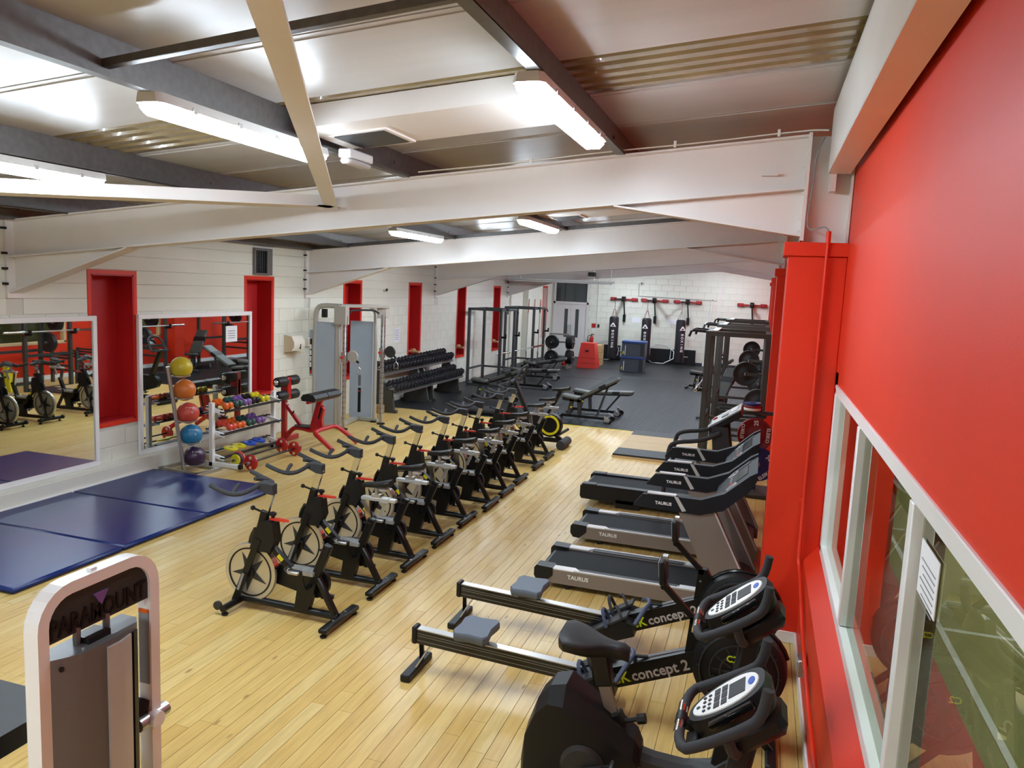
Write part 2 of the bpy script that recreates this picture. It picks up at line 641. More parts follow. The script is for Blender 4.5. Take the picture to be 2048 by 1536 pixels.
BLK = {}
def block(parent, c, s, joined):
    key = tuple(round(q, 3) for q in s)
    if joined is not None:
        joined.box(c, s)
        return
    if key not in BLK:
        BLK[key] = MB().box((0, 0, 0), s, None, 0.003).mesh('block', 'wall_white')
    link('block', BLK[key], parent, loc=c)
def cut(a, b_, holes):
    segs = [(a, b_)]
    for h0, h1 in holes:
        out = []
        for s0, s1 in segs:
            if h1 <= s0 or h0 >= s1:
                out.append((s0, s1))
            else:
                if h0 - s0 > 0.02: out.append((s0, h0))
                if s1 - h1 > 0.02: out.append((h1, s1))
        segs = out
    return segs
J = 0.005
cand = []
CH = 0.21
for k in range(10):
    z0 = k * CH
    z1 = z0 + CH
    y = 4.2 - (0.22 if k % 2 else 0.0)
    while y < 23.25:
        a, b_ = y, min(y + 0.44, 23.25)
        holes = [(p - 0.05, q + 0.05) for p, q in NICHE if z1 > NZ0 - 0.04 and z0 < NZ1 + 0.04]
        for s0, s1 in cut(a, b_, holes):
            cand.append((s0, s1, z0, z1))
        y += 0.44
zb = 10 * CH
while zb < 3.45:                     # long boards above the blockwork
    z1 = zb + 0.175
    holes = [(p - 0.05, q + 0.05) for p, q in NICHE if z1 > NZ0 - 0.04 and zb < NZ1 + 0.04]
    for a, b_ in ((4.2, 6.15), (6.35, 11.75), (11.95, 17.35), (17.55, 23.2)):
        for s0, s1 in cut(a, b_, holes):
            cand.append((s0, s1, zb, z1))
    zb = z1
def show(c):
    ym, zm = (c[0] + c[1]) / 2, (c[2] + c[3]) / 2
    if not in_view((XL, ym, zm), 0): return 1e9
    behind = (6.0 < ym < 7.2 or 7.85 < ym < 10.1) and 0.3 < zm < 2.0      # behind the mirrors
    return (1e6 if behind else 0) + abs(ym - 13.5)
cand.sort(key=show)
jm = MB()
for i, (a, b_, z0, z1) in enumerate(cand):
    c = (XL - 0.004, (a + b_) / 2, (z0 + z1) / 2)
    s = (0.012, b_ - a - J, z1 - z0 - J)
    block(wl, c, s, None if i < 290 else jm)
jm.build('far_blocks', 'wall_white', wl, kind='stuff')
MB().xbox(XL, XL + 0.012, 11.2, 23.2, 0.0, 0.09).build('baseboard_left', 'wall_white', wl)

# wall of the last bay, set back a little
wl2 = MB().xbox(-8.3, -7.95, 23.25, 28.15, -0.1, 3.6).xbox(-8.3, -7.95, 28.7, Y1, -0.1, 3.6).xbox(-8.3, -7.95, 28.15, 28.7, -0.1, NZ0).xbox(-8.3, -7.95, 28.15, 28.7, NZ1 + 0.06, 3.6)
wl2.xbox(-7.97, -7.6, 23.25, 23.42, 0, 3.4).xbox(-7.97, -7.75, 25.6, 25.85, 0, 3.4)
wl2 = wl2.build('wall_left_recess', 'wall_white', kind='structure')
tag(wl2, 'white set-back stretch of side wall next to the double doors')
MB().xbox(-8.2, -8.15, 28.15, 28.7, NZ0, NZ1 + 0.06).build('niche_back', 'niche_red_shaded', wl2)
sr = MB().xbox(-7.95, -7.94, 28.1, 28.15, NZ0, NZ1 + 0.1).xbox(-7.95, -7.94, 28.7, 28.75, NZ0, NZ1 + 0.1).xbox(-7.95, -7.94, 28.1, 28.75, NZ1 + 0.06, NZ1 + 0.12)
sr.build('niche_surround', 'red_paint', wl2)

# skirting box that carries the mirrors
sk = MB().xbox(XL, XL + 0.13, 4.0, 8.15, 0, 0.20, 0.006).build('baseboard_left', 'wall_white', kind='structure')
MB().xbox(XL, XL + 0.10, 4.0, 10.2, 0.2, 0.235, 0.004).build('ledge', 'wall_white', sk)
MB().xbox(XL, XL + 0.10, 8.15, 10.2, 0.0, 0.20, 0.004).build('skirting', 'wall_white', sk)
MB().xbox(XL + 0.13, XL + 0.15, 4.0, 8.1, 0.0, 0.05, 0.004).build('floor_bead', 'gloss_white', sk)

# ---- back wall with double doors
DX0, DX1 = -7.85, -6.46
wb = MB().xbox(-8.3, DX0, Y1 + 0.006, Y1 + 0.3, -0.1, 3.6).xbox(DX1, 0.9, Y1 + 0.006, Y1 + 0.3, -0.1, 4.3).xbox(DX0, DX1, Y1 + 0.006, Y1 + 0.3, 2.95, 4.0)
wb = wb.build('wall_back', 'joint_white', kind='structure')
tag(wb, 'white painted block end wall behind the punch bags')
cand = []
for k in range(16):
    z0 = k * 0.225
    x = -6.4 - (0.225 if k % 2 else 0)
    while x < 0.54:
        a, b_ = max(x, -6.44), min(x + 0.45, 0.54)
        if b_ - a > 0.03 and (z0 + 0.225) < zceil(a) + 0.2:
            cand.append((a, b_, z0))
        x += 0.45
cand.sort(key=lambda c: abs(c[2] - 1.4) + 0.2 * abs(c[0] + 3.5))
jm = MB()
for i, (a, b_, z0) in enumerate(cand):
    c = ((a + b_) / 2, Y1 + 0.003, z0 + 0.1125)
    s = (b_ - a - 0.009, 0.012, 0.216)
    block(wb, c, s, None if i < 190 else jm)
jm.build('upper_blocks', 'wall_white', wb, kind='stuff')
MB().xbox(-1.60, -1.54, Y1 - 0.02, Y1, 0, 3.9).build('wall_joint', 'steel_white', wb)
MB().xbox(-6.45, 0.5, Y1 - 0.012, Y1, 0, 0.1).build('baseboard_back', 'dark_grey', wb)
pc = MB()
pc.tube([(-6.1, Y1 - 0.02, 3.3), (-6.1, Y1 - 0.02, 1.35)], 0.012, 6)
pc.build('cable_pipe', 'steel_white', wb)
pc = MB().tube([(-4.55, Y1 - 0.02, 2.47), (-1.65, Y1 - 0.02, 2.42)], 0.01, 6)
pc.tube([(-4.55, Y1 - 0.02, 2.47), (-4.55, Y1 - 0.02, 2.95)], 0.01, 6)
pc.build('cable_conduit', 'print_grey', wb)

dr = thing('door_1', 'white double doors with narrow vision slots and a dark fanlight above', None, ((DX0 + DX1) / 2, Y1, 0), kind='structure')
hw = (DX1 - DX0) / 2
f = MB().xbox(-hw, -hw + 0.07, -0.03, 0.12, 0, 2.92).xbox(hw - 0.07, hw, -0.03, 0.12, 0, 2.92).xbox(-hw, hw, -0.03, 0.12, 2.85, 2.95).xbox(-hw, hw, -0.03, 0.12, 2.04, 2.13)
f.build('door_frame', 'door_white', dr)
MB().xbox(-hw + 0.07, hw - 0.07, 0.04, 0.06, 2.13, 2.85).build('fanlight_pane', 'glass_dark', dr)
MB().xbox(-0.27, -0.25, 0.02, 0.045, 2.13, 2.85).build('fanlight_bar', 'dark_grey', dr)
for sg in (-1, 1):
    xa, xb = (-hw + 0.07, -0.002) if sg < 0 else (0.002, hw - 0.07)
    vx = -0.18 if sg < 0 else 0.26
    lf = MB().xbox(xa, vx - 0.07, 0.0, 0.045, 0.005, 2.04).xbox(vx + 0.07, xb, 0.0, 0.045, 0.005, 2.04)
    lf.xbox(vx - 0.07, vx + 0.07, 0.0, 0.045, 0.005, 0.75).xbox(vx - 0.07, vx + 0.07, 0.0, 0.045, 1.85, 2.04)
    lf = lf.build('door_leaf', 'door_white', dr)
    MB().xbox(vx - 0.07, vx + 0.07, 0.018, 0.026, 0.75, 1.85).build('vision_pane', 'glass_dark', lf)
    MB().tube([(sg * 0.05, -0.01, 0.85), (sg * 0.05, -0.05, 0.9), (sg * 0.05, -0.05, 1.2), (sg * 0.05, -0.01, 1.25)], 0.012, 6).build('pull_handle', 'satin', lf)

# ---- right wall (red) with the viewing windows
LEDGE = [(0.44, -0.05), (1.0, -0.05), (1.0, 0.80), (XR, 0.80), (0.44, 0.68)]
W1 = (-2.9, 5.93)      # long window beside the camera
WZ0, WZ1 = 0.82, 2.03
wr = MB().prism(LEDGE, 'y', Y0, 6.1)
wr.xbox(XR, 1.0, Y0, 6.1, WZ1, 4.4).xbox(XR, 1.0, W1[1], 6.1, 0.7, WZ1 + 0.1).xbox(XR, 1.0, Y0, W1[0], 0.7, WZ1 + 0.1)
OPEN2 = [(12.4, 14.15), (15.3, 17.2)]
yy = 6.1
for a, b_ in OPEN2:
    wr.xbox(XR, 1.0, yy, a, -0.1, 4.4)
    wr.xbox(XR, 1.0, a, b_, -0.1, 0.84)
    wr.xbox(XR, 1.0, a, b_, 2.1, 4.4)
    yy = b_
wr.xbox(XR, 1.0, yy, Y1 + 0.2, -0.1, 4.4)
wr = wr.build('wall_right', 'red_paint', kind='structure')
tag(wr, 'bright red side wall with a sloping ledge under its windows')
MB().xbox(0.425, 0.44, Y0, 6.1, 0, 0.09, 0.003).build('baseboard_right', 'gloss_white', wr)
MB().xbox(XR - 0.015, XR, 6.5, Y1, 0, 0.1).build('baseboard_right', 'gloss_white', wr)

def window(n, a, b_, z0, z1, mull, material, label, depth=0.10):
    t = thing('window_%d' % n, label, None, (XR, (a + b_) / 2, z0), kind='structure')
    c = (a + b_) / 2
    h = z1 - z0
    fw_ = 0.045
    e = 0.012
    fr = MB()
    fr.xbox(-e, depth, a - c - 0.02, b_ - c + 0.02, -0.02, fw_, 0.004)
    fr.xbox(-e, depth, a - c - 0.02, b_ - c + 0.02, h - fw_, h + 0.02, 0.004)
    fr.xbox(-e, depth, a - c - 0.02, a - c + fw_, 0, h, 0.004)
    fr.xbox(-e, depth, b_ - c - fw_, b_ - c + 0.02, 0, h, 0.004)
    fr.build('window_frame', material, t)
    ed = [a] + list(mull) + [b_]
    for y in mull:
        MB().xbox(-e, depth, y - c - 0.036, y - c + 0.036, 0.05, h - 0.05, 0.004).build('mullion', material, t)
    for i in range(len(ed) - 1):
        MB().xbox(0.026, 0.032, ed[i] - c + 0.03, ed[i + 1] - c - 0.03, 0.05, h - 0.05).build('pane', 'glass', t)
    return t
window(1, W1[0], W1[1], WZ0, WZ1, (4.47, 2.87, 1.25, -0.4), 'gloss_white', 'long white framed viewing window in the red wall beside the ledge')
window(2, 12.4, 14.15, 0.84, 2.1, (), 'wood_peg', 'timber framed window in the red wall behind the first squat rack')
window(3, 15.3, 17.2, 0.84, 2.1, (), 'wood_peg', 'timber framed window in the red wall behind the middle squat rack')
NP = (2.52, 2.79, 1.70, 1.88)
nt_ = MB().xbox(XR + 0.018, XR + 0.021, NP[0], NP[1], NP[2], NP[3]).build('paper_notice', 'paper')
tag(nt_, 'white printed notice taped to the viewing window glass', 'notice')
for i in range(7):
    MB().xbox(XR + 0.0165, XR + 0.0185, NP[0] + 0.03, NP[1] - 0.03 - 0.02 * (i % 3), NP[3] - 0.06 - i * 0.022, NP[3] - 0.056 - i * 0.022).build('printed_line', 'print_grey', nt_)

# hall seen through the windows
hl = MB().xbox(1.0, 9.0, Y0, 20.0, -0.15, -0.05).build('floor_hall', 'hall_floor', kind='structure')
tag(hl, 'olive sports hall floor with pale court lines seen through the window')
cl = MB()
for y in (1.5, 4.3, 7.0, 10.0):
    cl.xbox(1.6, 8.4, y, y + 0.05, -0.052, -0.047)
for x in (1.6, 3.4, 6.0, 8.4):
    cl.xbox(x, x + 0.05, -3, 16, -0.052, -0.046)
cl.build('court_lines', 'print_white', hl)
wh = MB().xbox(9.0, 9.2, Y0, 20, -0.1, 4.4).xbox(1.0, 9.2, 20.0, 20.2, -0.1, 4.4).xbox(1.0, 9.2, Y0 - 0.2, Y0, -0.1, 4.4).xbox(1.0, 9.2, Y0, 20.2, 4.4, 4.6)
wh = wh.build('wall_hall', 'hall_wall', kind='structure')
tag(wh, 'dim olive walls of the sports hall beyond the window')

# ---- front wall behind the camera
wf = MB().xbox(-8.2, 0.8, Y0 - 0.2, Y0, -0.1, 4.3).build('wall_front', 'wall_white', kind='structure')
tag(wf, 'white end wall behind the viewpoint')

# ---- red columns and steel frames
FRAMES = [0.65, 6.25, 11.85, 17.45, 23.05]
ORD = ['behind the camera', 'nearest the viewing window', 'second from the viewing window', 'third from the viewing window', 'fourth from the viewing window', 'last before the end wall']
for i, yf in enumerate(FRAMES):
    if i > 0:
        cb = MB().xbox(0.14, XR, yf - 0.15, yf + 0.2, 0.0, 2.96, 0.006).build('column', 'red_paint', kind='structure')
        tag(cb, 'red boxed column, ' + ORD[i])
        MB().xbox(0.105, XR + 0.02, yf - 0.17, yf + 0.22, 2.96, 3.06, 0.004).build('column_cap', 'red_paint', cb)
        MB().xbox(0.128, XR, yf - 0.163, yf - 0.15, 0.0, 0.09, 0.003).build('baseboard_column', 'gloss_white', cb)
    pf = thing('portal_beam', 'white steel roof frame, ' + ORD[i], None, (0, yf, 0), kind='structure')
    xa, xb = -7.62, 0.22
    rb = MB()
    rb.prism([(xa, ztop(xa) - 0.38), (xb, ztop(xb) - 0.38), (xb, ztop(xb) - 0.01), (xa, ztop(xa) - 0.01)], 'y', -0.006, 0.006)
    rb.bar((xa, 0, ztop(xa) - 0.007), (xb, 0, ztop(xb) - 0.007), 0.17, 0.014)
    rb.bar((xa, 0, ztop(xa) - 0.383), (xb, 0, ztop(xb) - 0.383), 0.17, 0.014)
    rb.build('rafter', 'steel_white', pf)
    for s_, (x0, x1, dp) in enumerate(((-1.2, 0.22, 0.34), (-6.05, -7.62, 0.37))):
        hb = MB()
        z0_, z1_ = ztop(x0) - 0.39, ztop(x1) - 0.39
        hb.prism([(x0, z0_), (x1, z1_), (x1, z1_ - dp)], 'y', -0.006, 0.006)
        hb.bar((x0, 0, z0_ - 0.002), (x1, 0, z1_ - dp), 0.17, 0.014)
        hb.build('haunch', 'steel_white', pf)
    ep = MB().xbox(0.21, 0.235, -0.1, 0.1, 3.075, ztop(0.22) + 0.01).build('end_plate', 'steel_white', pf)
    bl = MB()
    for z in (3.15, 3.24, 3.42, 3.6, 3.72):
        ep_b = MB().cyl((0.19, -0.06, z), (0.21, -0.06, z), 0.014, n=6).build('bolt', 'steel_white', pf)
    sc = MB().xbox(0.235, 0.54, -0.006, 0.006, 3.06, ztop(0.4) - 0.02).xbox(0.525, 0.54, -0.1, 0.1, 3.06, ztop(0.4))
    sc.xbox(0.38, 0.42, -0.13, -0.006, 3.43, 3.62).xbox(-0.1, 0.02, -0.06, -0.006, 3.55, 3.565)
    sc.build('steel_stanchion', 'steel_white', pf)
    lp = MB().xbox(-7.648, -7.62, -0.1, 0.1, 2.28, ztop(-7.62) + 0.02).build('end_plate', 'steel_white', pf)
    for z in (2.42, 2.58, 2.74, 3.0):
        MB().xbox(-7.645, -7.60, -0.14, -0.1, z, z + 0.025).build('bolt', 'black_metal', pf)

# ---- purlins
PX = (-1.2, -3.05, -4.9, -6.85)
PN = ('closest to the red wall', 'second from the red wall', 'third from the red wall', 'closest to the mirrors')
for x, nm in zip(PX, PN):
    b_ = MB()
    zb_ = ztop(x)
    b_.xbox(x - 0.004, x + 0.004, Y0, Y1, zb_, zb_ + 0.2)
    b_.xbox(x, x + 0.068, Y0, Y1, zb_ - 0.002, zb_ + 0.006)
    b_.xbox(x - 0.068, x, Y0, Y1, zb_ + 0.186, zb_ + 0.194)
    b_.xbox(x + 0.062, x + 0.068, Y0, Y1, zb_, zb_ + 0.02)
    b_ = b_.build('purlin_beam', 'galv', kind='structure')
    tag(b_, 'galvanised roof purlin, ' + nm)
    for yf in FRAMES[1:4]:
        MB().cyl((x - 0.012, yf - 0.25, zb_ + 0.1), (x + 0.012, yf - 0.25, zb_ + 0.1), 0.014, n=6).build('bolt', 'galv', b_)
eb = MB().xbox(0.36, 0.51, Y0, 6.12, 3.55, 3.562).xbox(0.36, 0.372, Y0, 6.12, 3.55, 4.0).xbox(0.36, 0.51, Y0, 6.12, 3.985, 4.0).build('eaves_beam', 'steel_white', kind='structure')
tag(eb, 'white eaves beam running above the red wall')
MB().xbox(0.372, 0.378, Y0, 6.12, 3.60, 3.615).build('beam_lip', 'steel_white', eb)
b2 = MB().xbox(-7.64, -7.5, Y0, 23.2, 3.10, 3.2).build('eaves_beam', 'galv', kind='structure')
tag(b2, 'galvanised eaves rail along the top of the mirror wall')
hp = MB()
for yf in (11.85,):
    hp.bar((-7.6, yf - 0.02, ztop(-7.6) + 0.03), (0.2, yf - 0.02, ztop(0.2) + 0.03), 0.05, 0.07)
hp = hp.build('tie_beam', 'galv', kind='structure')
tag(hp, 'galvanised rail lying along the second roof frame')

# ---- ceiling: backing, liner sheets, rooflights
a_ = math.atan(SL)
def sheet(y0, y1, material, name, parent, dz=0.0, th=0.012):
    xa, xb = -8.0, 0.8
    m_ = MB()
    m_.prism([(xa, zceil(xa) + dz), (xb, zceil(xb) + dz), (xb, zceil(xb) + dz + th), (xa, zceil(xa) + dz + th)], 'y', y0, y1)
    return m_
cg = sheet(Y0 - 0.2, Y1 + 0.3, 'wall_white', 'ceiling', None, 0.06, 0.05).build('ceiling', 'dark_grey', kind='structure')
tag(cg, 'sloping lined roof with brown translucent rooflights')
y = 4.35 - 5.6 * 2
edges = []
while y < Y1:
    edges.append((y, y + 0.75, 'r'))
    for k in range(5):
        edges.append((y + 0.75 + k * 0.97, y + 0.75 + (k + 1) * 0.97, 'p'))
    y += 5.6
for a, b_, kd in edges:
    a2, b2_ = max(a, Y0), min(b_, Y1)
    if b2_ - a2 < 0.05:
        continue
    if kd == 'p':
        m_ = sheet(a2 + 0.008, b2_ - 0.008, 'liner', 'panel', cg)
        xa, xb = -8.0, 0.8
        m_.build('ceiling_panel', 'liner', cg)
        MB().prism([(xa, zceil(xa) - 0.006), (xb, zceil(xb) - 0.006), (xb, zceil(xb)), (xa, zceil(xa))], 'y', a2 + 0.06, a2 + 0.075).build('seam', 'liner', cg)
    else:
        m_ = MB()
        n = 5
        pw = (b2_ - a2) / n
        for k in range(n):
            y0_ = a2 + k * pw
            for (p0, p1, h0, h1) in ((0, 0.2, 0.05, 0.0), (0.2, 0.7, 0.0, 0.0), (0.7, 0.9, 0.0, 0.05), (0.9, 1.0, 0.05, 0.05)):
                vs = []
                for xx in (-8.0, 0.8):
                    for (pp, hh) in ((p0, h0), (p1, h1)):
                        vs.append((xx, y0_ + pp * pw, zceil(xx) + hh - 0.005))
                m_.add(vs, [(0, 1, 3, 2)])
        m_.build('rooflight_sheet', 'rooflight', cg)

# ---- braces and sag bar
def brace(p, q, wd, label):
    o = MB().bar(p, q, wd, 0.012, (0, 0.3, 1)).bar(Vector(p) - Vector((0, wd * 0.3, -0.05)), Vector(q) - Vector((0, wd * 0.3, -0.05)), 0.012, 0.10, (0, 0, 1)).build('brace_beam', 'steel_white', kind='structure')
    tag(o, label)
    d = (Vector(q) - Vector(p)).normalized()
    MB().box(Vector(p) + Vector((0, -0.03, 0.0)), (0.28, 0.14, 0.012)).build('gusset', 'steel_white', o)
brace((-3.72, 6.12, 3.27), (-0.78, 0.7, 3.62), 0.12, 'white diagonal roof brace rising over the emergency light')
brace((-3.78, 6.12, 3.27), (-7.5, 0.98, 2.92), 0.10, 'white diagonal roof brace running towards the mirror side')
sb = MB().bar((-3.06, 2.98, 3.60), (-1.19, 2.98, 3.795), 0.008, 0.036, (0, 0, 1)).bar((-3.06, 3.0, 3.584), (-1.19, 3.0, 3.779), 0.04, 0.006, (0, 0, 1)).build('sag_beam', 'galv', kind='structure')
tag(sb, 'flat grey sag bar between two purlins')

# ---- duct box and grille
dz = thing('duct_box', 'white boxed air duct with a dark grille between the purlins', 'duct', (-2.1, 4.8, 3.42))
zlo = lambda x: ztop(x) + 0.05
m_ = MB()
xa, xb = -2.97, -1.28
m_.prism([(xa + 2.1, zlo(xa) - 3.42), (xb + 2.1, zlo(xb) - 3.42), (xb + 2.1, zceil(xb) - 3.43), (xa + 2.1, zceil(xa) - 3.43)], 'y', -0.36, 0.35)
m_.build('duct_casing', 'steel_white', dz)
gx0, gx1 = -2.87, -2.44
def gz(x): return zlo(x) - 3.42
MB().prism([(gx0 + 2.1, gz(gx0) - 0.012), (gx1 + 2.1, gz(gx1) - 0.012), (gx1 + 2.1, gz(gx1)), (gx0 + 2.1, gz(gx0))], 'y', -0.13, 0.33).build('grille_frame', 'steel_white', dz)
MB().prism([(gx0 + 2.13, gz(gx0) - 0.016), (gx1 + 2.07, gz(gx1) - 0.016), (gx1 + 2.07, gz(gx1) - 0.01), (gx0 + 2.13, gz(gx0) - 0.01)], 'y', -0.10, 0.30).build('grille_mesh', 'dark_grey', dz)
d2 = dup(dz, (-2.1, 10.4, 3.42), label='white boxed air duct beyond the first roof frame')

# ---- lamps
def lamp_proto():
    t = thing('batten_light', 'twin fluorescent batten light', 'light')
    b_ = MB()
    b_.loft([[(x * s, y, z) for x, z in ((-0.075, 0.0), (-0.085, -0.035), (-0.085, -0.05), (0.085, -0.05), (0.085, -0.035), (0.075, 0.0))] for y, s in ((-0.80, 0.7), (-0.77, 1), (0.77, 1), (0.80, 0.7))])
    b_.build('lamp_housing', 'lamp_body', t)
    d_ = MB()
    sec = [(-0.08, -0.05), (-0.075, -0.075), (-0.045, -0.105), (0.045, -0.105), (0.075, -0.075), (0.08, -0.05)]
    secs = []
    for y, s in ((-0.795, 0.55), (-0.775, 0.85), (-0.74, 1), (0.74, 1), (0.775, 0.85), (0.795, 0.55)):
        secs.append([(x * s, y, -0.05 + (z + 0.05) * s) for x, z in sec])
    d_.loft(secs)
    d_.build('diffuser', 'light_emit', t)
    for y in (-0.55, -0.18, 0.18, 0.55):
        for sx in (-1, 1):
            MB().box((sx * 0.088, y, -0.045), (0.01, 0.03, 0.03)).build('clip', 'silver_plastic', t)
    return t
LAMPS = [((-3.02, 4.02), 'lit batten light beside the grey sag bar, half hidden by the white brace'),
         ((-1.2, 4.57), 'lit batten light on the purlin closest to the red wall'),
         ((-4.9, 3.95), 'lit batten light above the front mirror, cut by the picture edge'),
         ((-4.85, 10.35), 'lit batten light beyond the first frame, nearer the mirror wall'),
         ((-3.0, 10.27), 'lit batten light beyond the first frame, next to the second duct')]
for y, xs in ((13.9, (-4.85, -3.0, -1.2)), (19.5, (-4.85, -3.0, -1.2)), (25.0, (-4.85, -3.0, -1.2)), (27.6, (-4.85, -1.2))):
    for x in xs:
        LAMPS.append(((x, y), 'batten light hidden from view behind the %s roof frame, %s' % ({13.9: 'second', 19.5: 'third', 25.0: 'fourth', 27.6: 'last'}[y], {-4.85: 'nearer the mirrors side', -3.0: 'in the middle', -1.2: 'nearer the red wall'}[x])))
for y in (-1.4,):
    for x in (-4.85, -3.0, -1.2):
        LAMPS.append(((x, y), 'batten light behind the viewpoint, ' + {-4.85: 'nearer the mirrors side', -3.0: 'in the middle', -1.2: 'nearer the red wall'}[x]))
lp = lamp_proto()
for i, ((x, y), lb) in enumerate(LAMPS):
    o = lp if i == 0 else copy_tree(lp)
    o.location = (x, y, ztop(x) - 0.004)
    o['label'] = lb
    o['group'] = 'batten lights'
hm = thing('hall_fill_light', 'added unseen strip lamp brightening the sports hall beyond the window', 'light', (5.0, 5.0, 4.38))  # unseen lamps added to brighten the hall behind the glass
MB().xbox(-0.1, 0.1, -1.5, 1.5, -0.05, 0.0).build('lamp_housing', 'lamp_body', hm)
MB().xbox(-0.09, 0.09, -1.45, 1.45, -0.08, -0.05).build('diffuser', 'light_emit', hm)
for q, (hx_, hy_) in enumerate(((2.6, 2.0), (2.6, 9.5), (2.6, 14.5), (6.5, 11.0))):
    dup(hm, (hx_, hy_, 4.38), None, 'added unseen strip lamp brightening the sports hall, ' + ('by the long window', 'between the windows', 'by the timber windows', 'in the far corner')[q])

em = thing('emergency_light', 'small white emergency bulkhead light by the big grille', 'light', (-2.87, 5.05, ztop(-2.87) - 0.05))
MB().xbox(-0.05, 0.05, -0.165, 0.165, -0.01, 0.05, 0.008).build('lamp_housing', 'lamp_body', em)
MB().xbox(-0.045, 0.045, -0.155, 0.155, -0.05, -0.01, 0.015).build('clear_cover', 'silver_plastic', em)
# ================================================================ SPIN BIKES
def saddle_mb(x0, x1, z, hw, nose, thick, n=14, k=9, mid=0.55):
    """saddle lying along x, nose at x0, rear at x1"""
    secs = []
    for i in range(k + 1):
        t = i / k
        x = x0 + (x1 - x0) * t
        wd = nose + (hw - nose) * (1 / (1 + math.exp(-(t - mid) * 11)))
        if t < 0.08: wd *= 0.55
        if t > 0.94: wd *= 0.72
        th = thick * (0.75 + 0.25 * t)
        zz = z + 0.012 * math.cos(t * PI) * -1 + (0.018 * max(0, t - 0.6) / 0.4)
        if t < 0.08: zz -= 0.012
        sec = []
        for j in range(n):
            a = 2 * PI * j / n
            c, s = math.cos(a), math.sin(a)
            sec.append((x, wd * math.copysign(abs(c) ** 0.7, c), zz + (0.35 if s > 0 else 1.0) * th * s - th * 0.3))
        secs.append(sec)
    return MB().loft(secs)

def pedal(parent, c, near):
    p = MB().xbox(c[0] - 0.045, c[0] + 0.045, c[1] - 0.04, c[1] + 0.04, c[2] - 0.012, c[2] + 0.012, 0.006).build('pedal', 'satin', parent)
    MB().tube([(c[0] - 0.05, c[1] - 0.042, c[2]), (c[0] - 0.08, c[1] - 0.03, c[2] + 0.02), (c[0] - 0.08, c[1] + 0.03, c[2] + 0.02), (c[0] - 0.05, c[1] + 0.042, c[2])], 0.005, 5).build('toe_cage', 'black_metal', p)
    MB().xbox(c[0] - 0.055, c[0] + 0.055, c[1] - 0.012, c[1] + 0.012, c[2] - 0.016, c[2] + 0.016, 0.004).build('pedal_core', 'black_plastic', p)
    return p

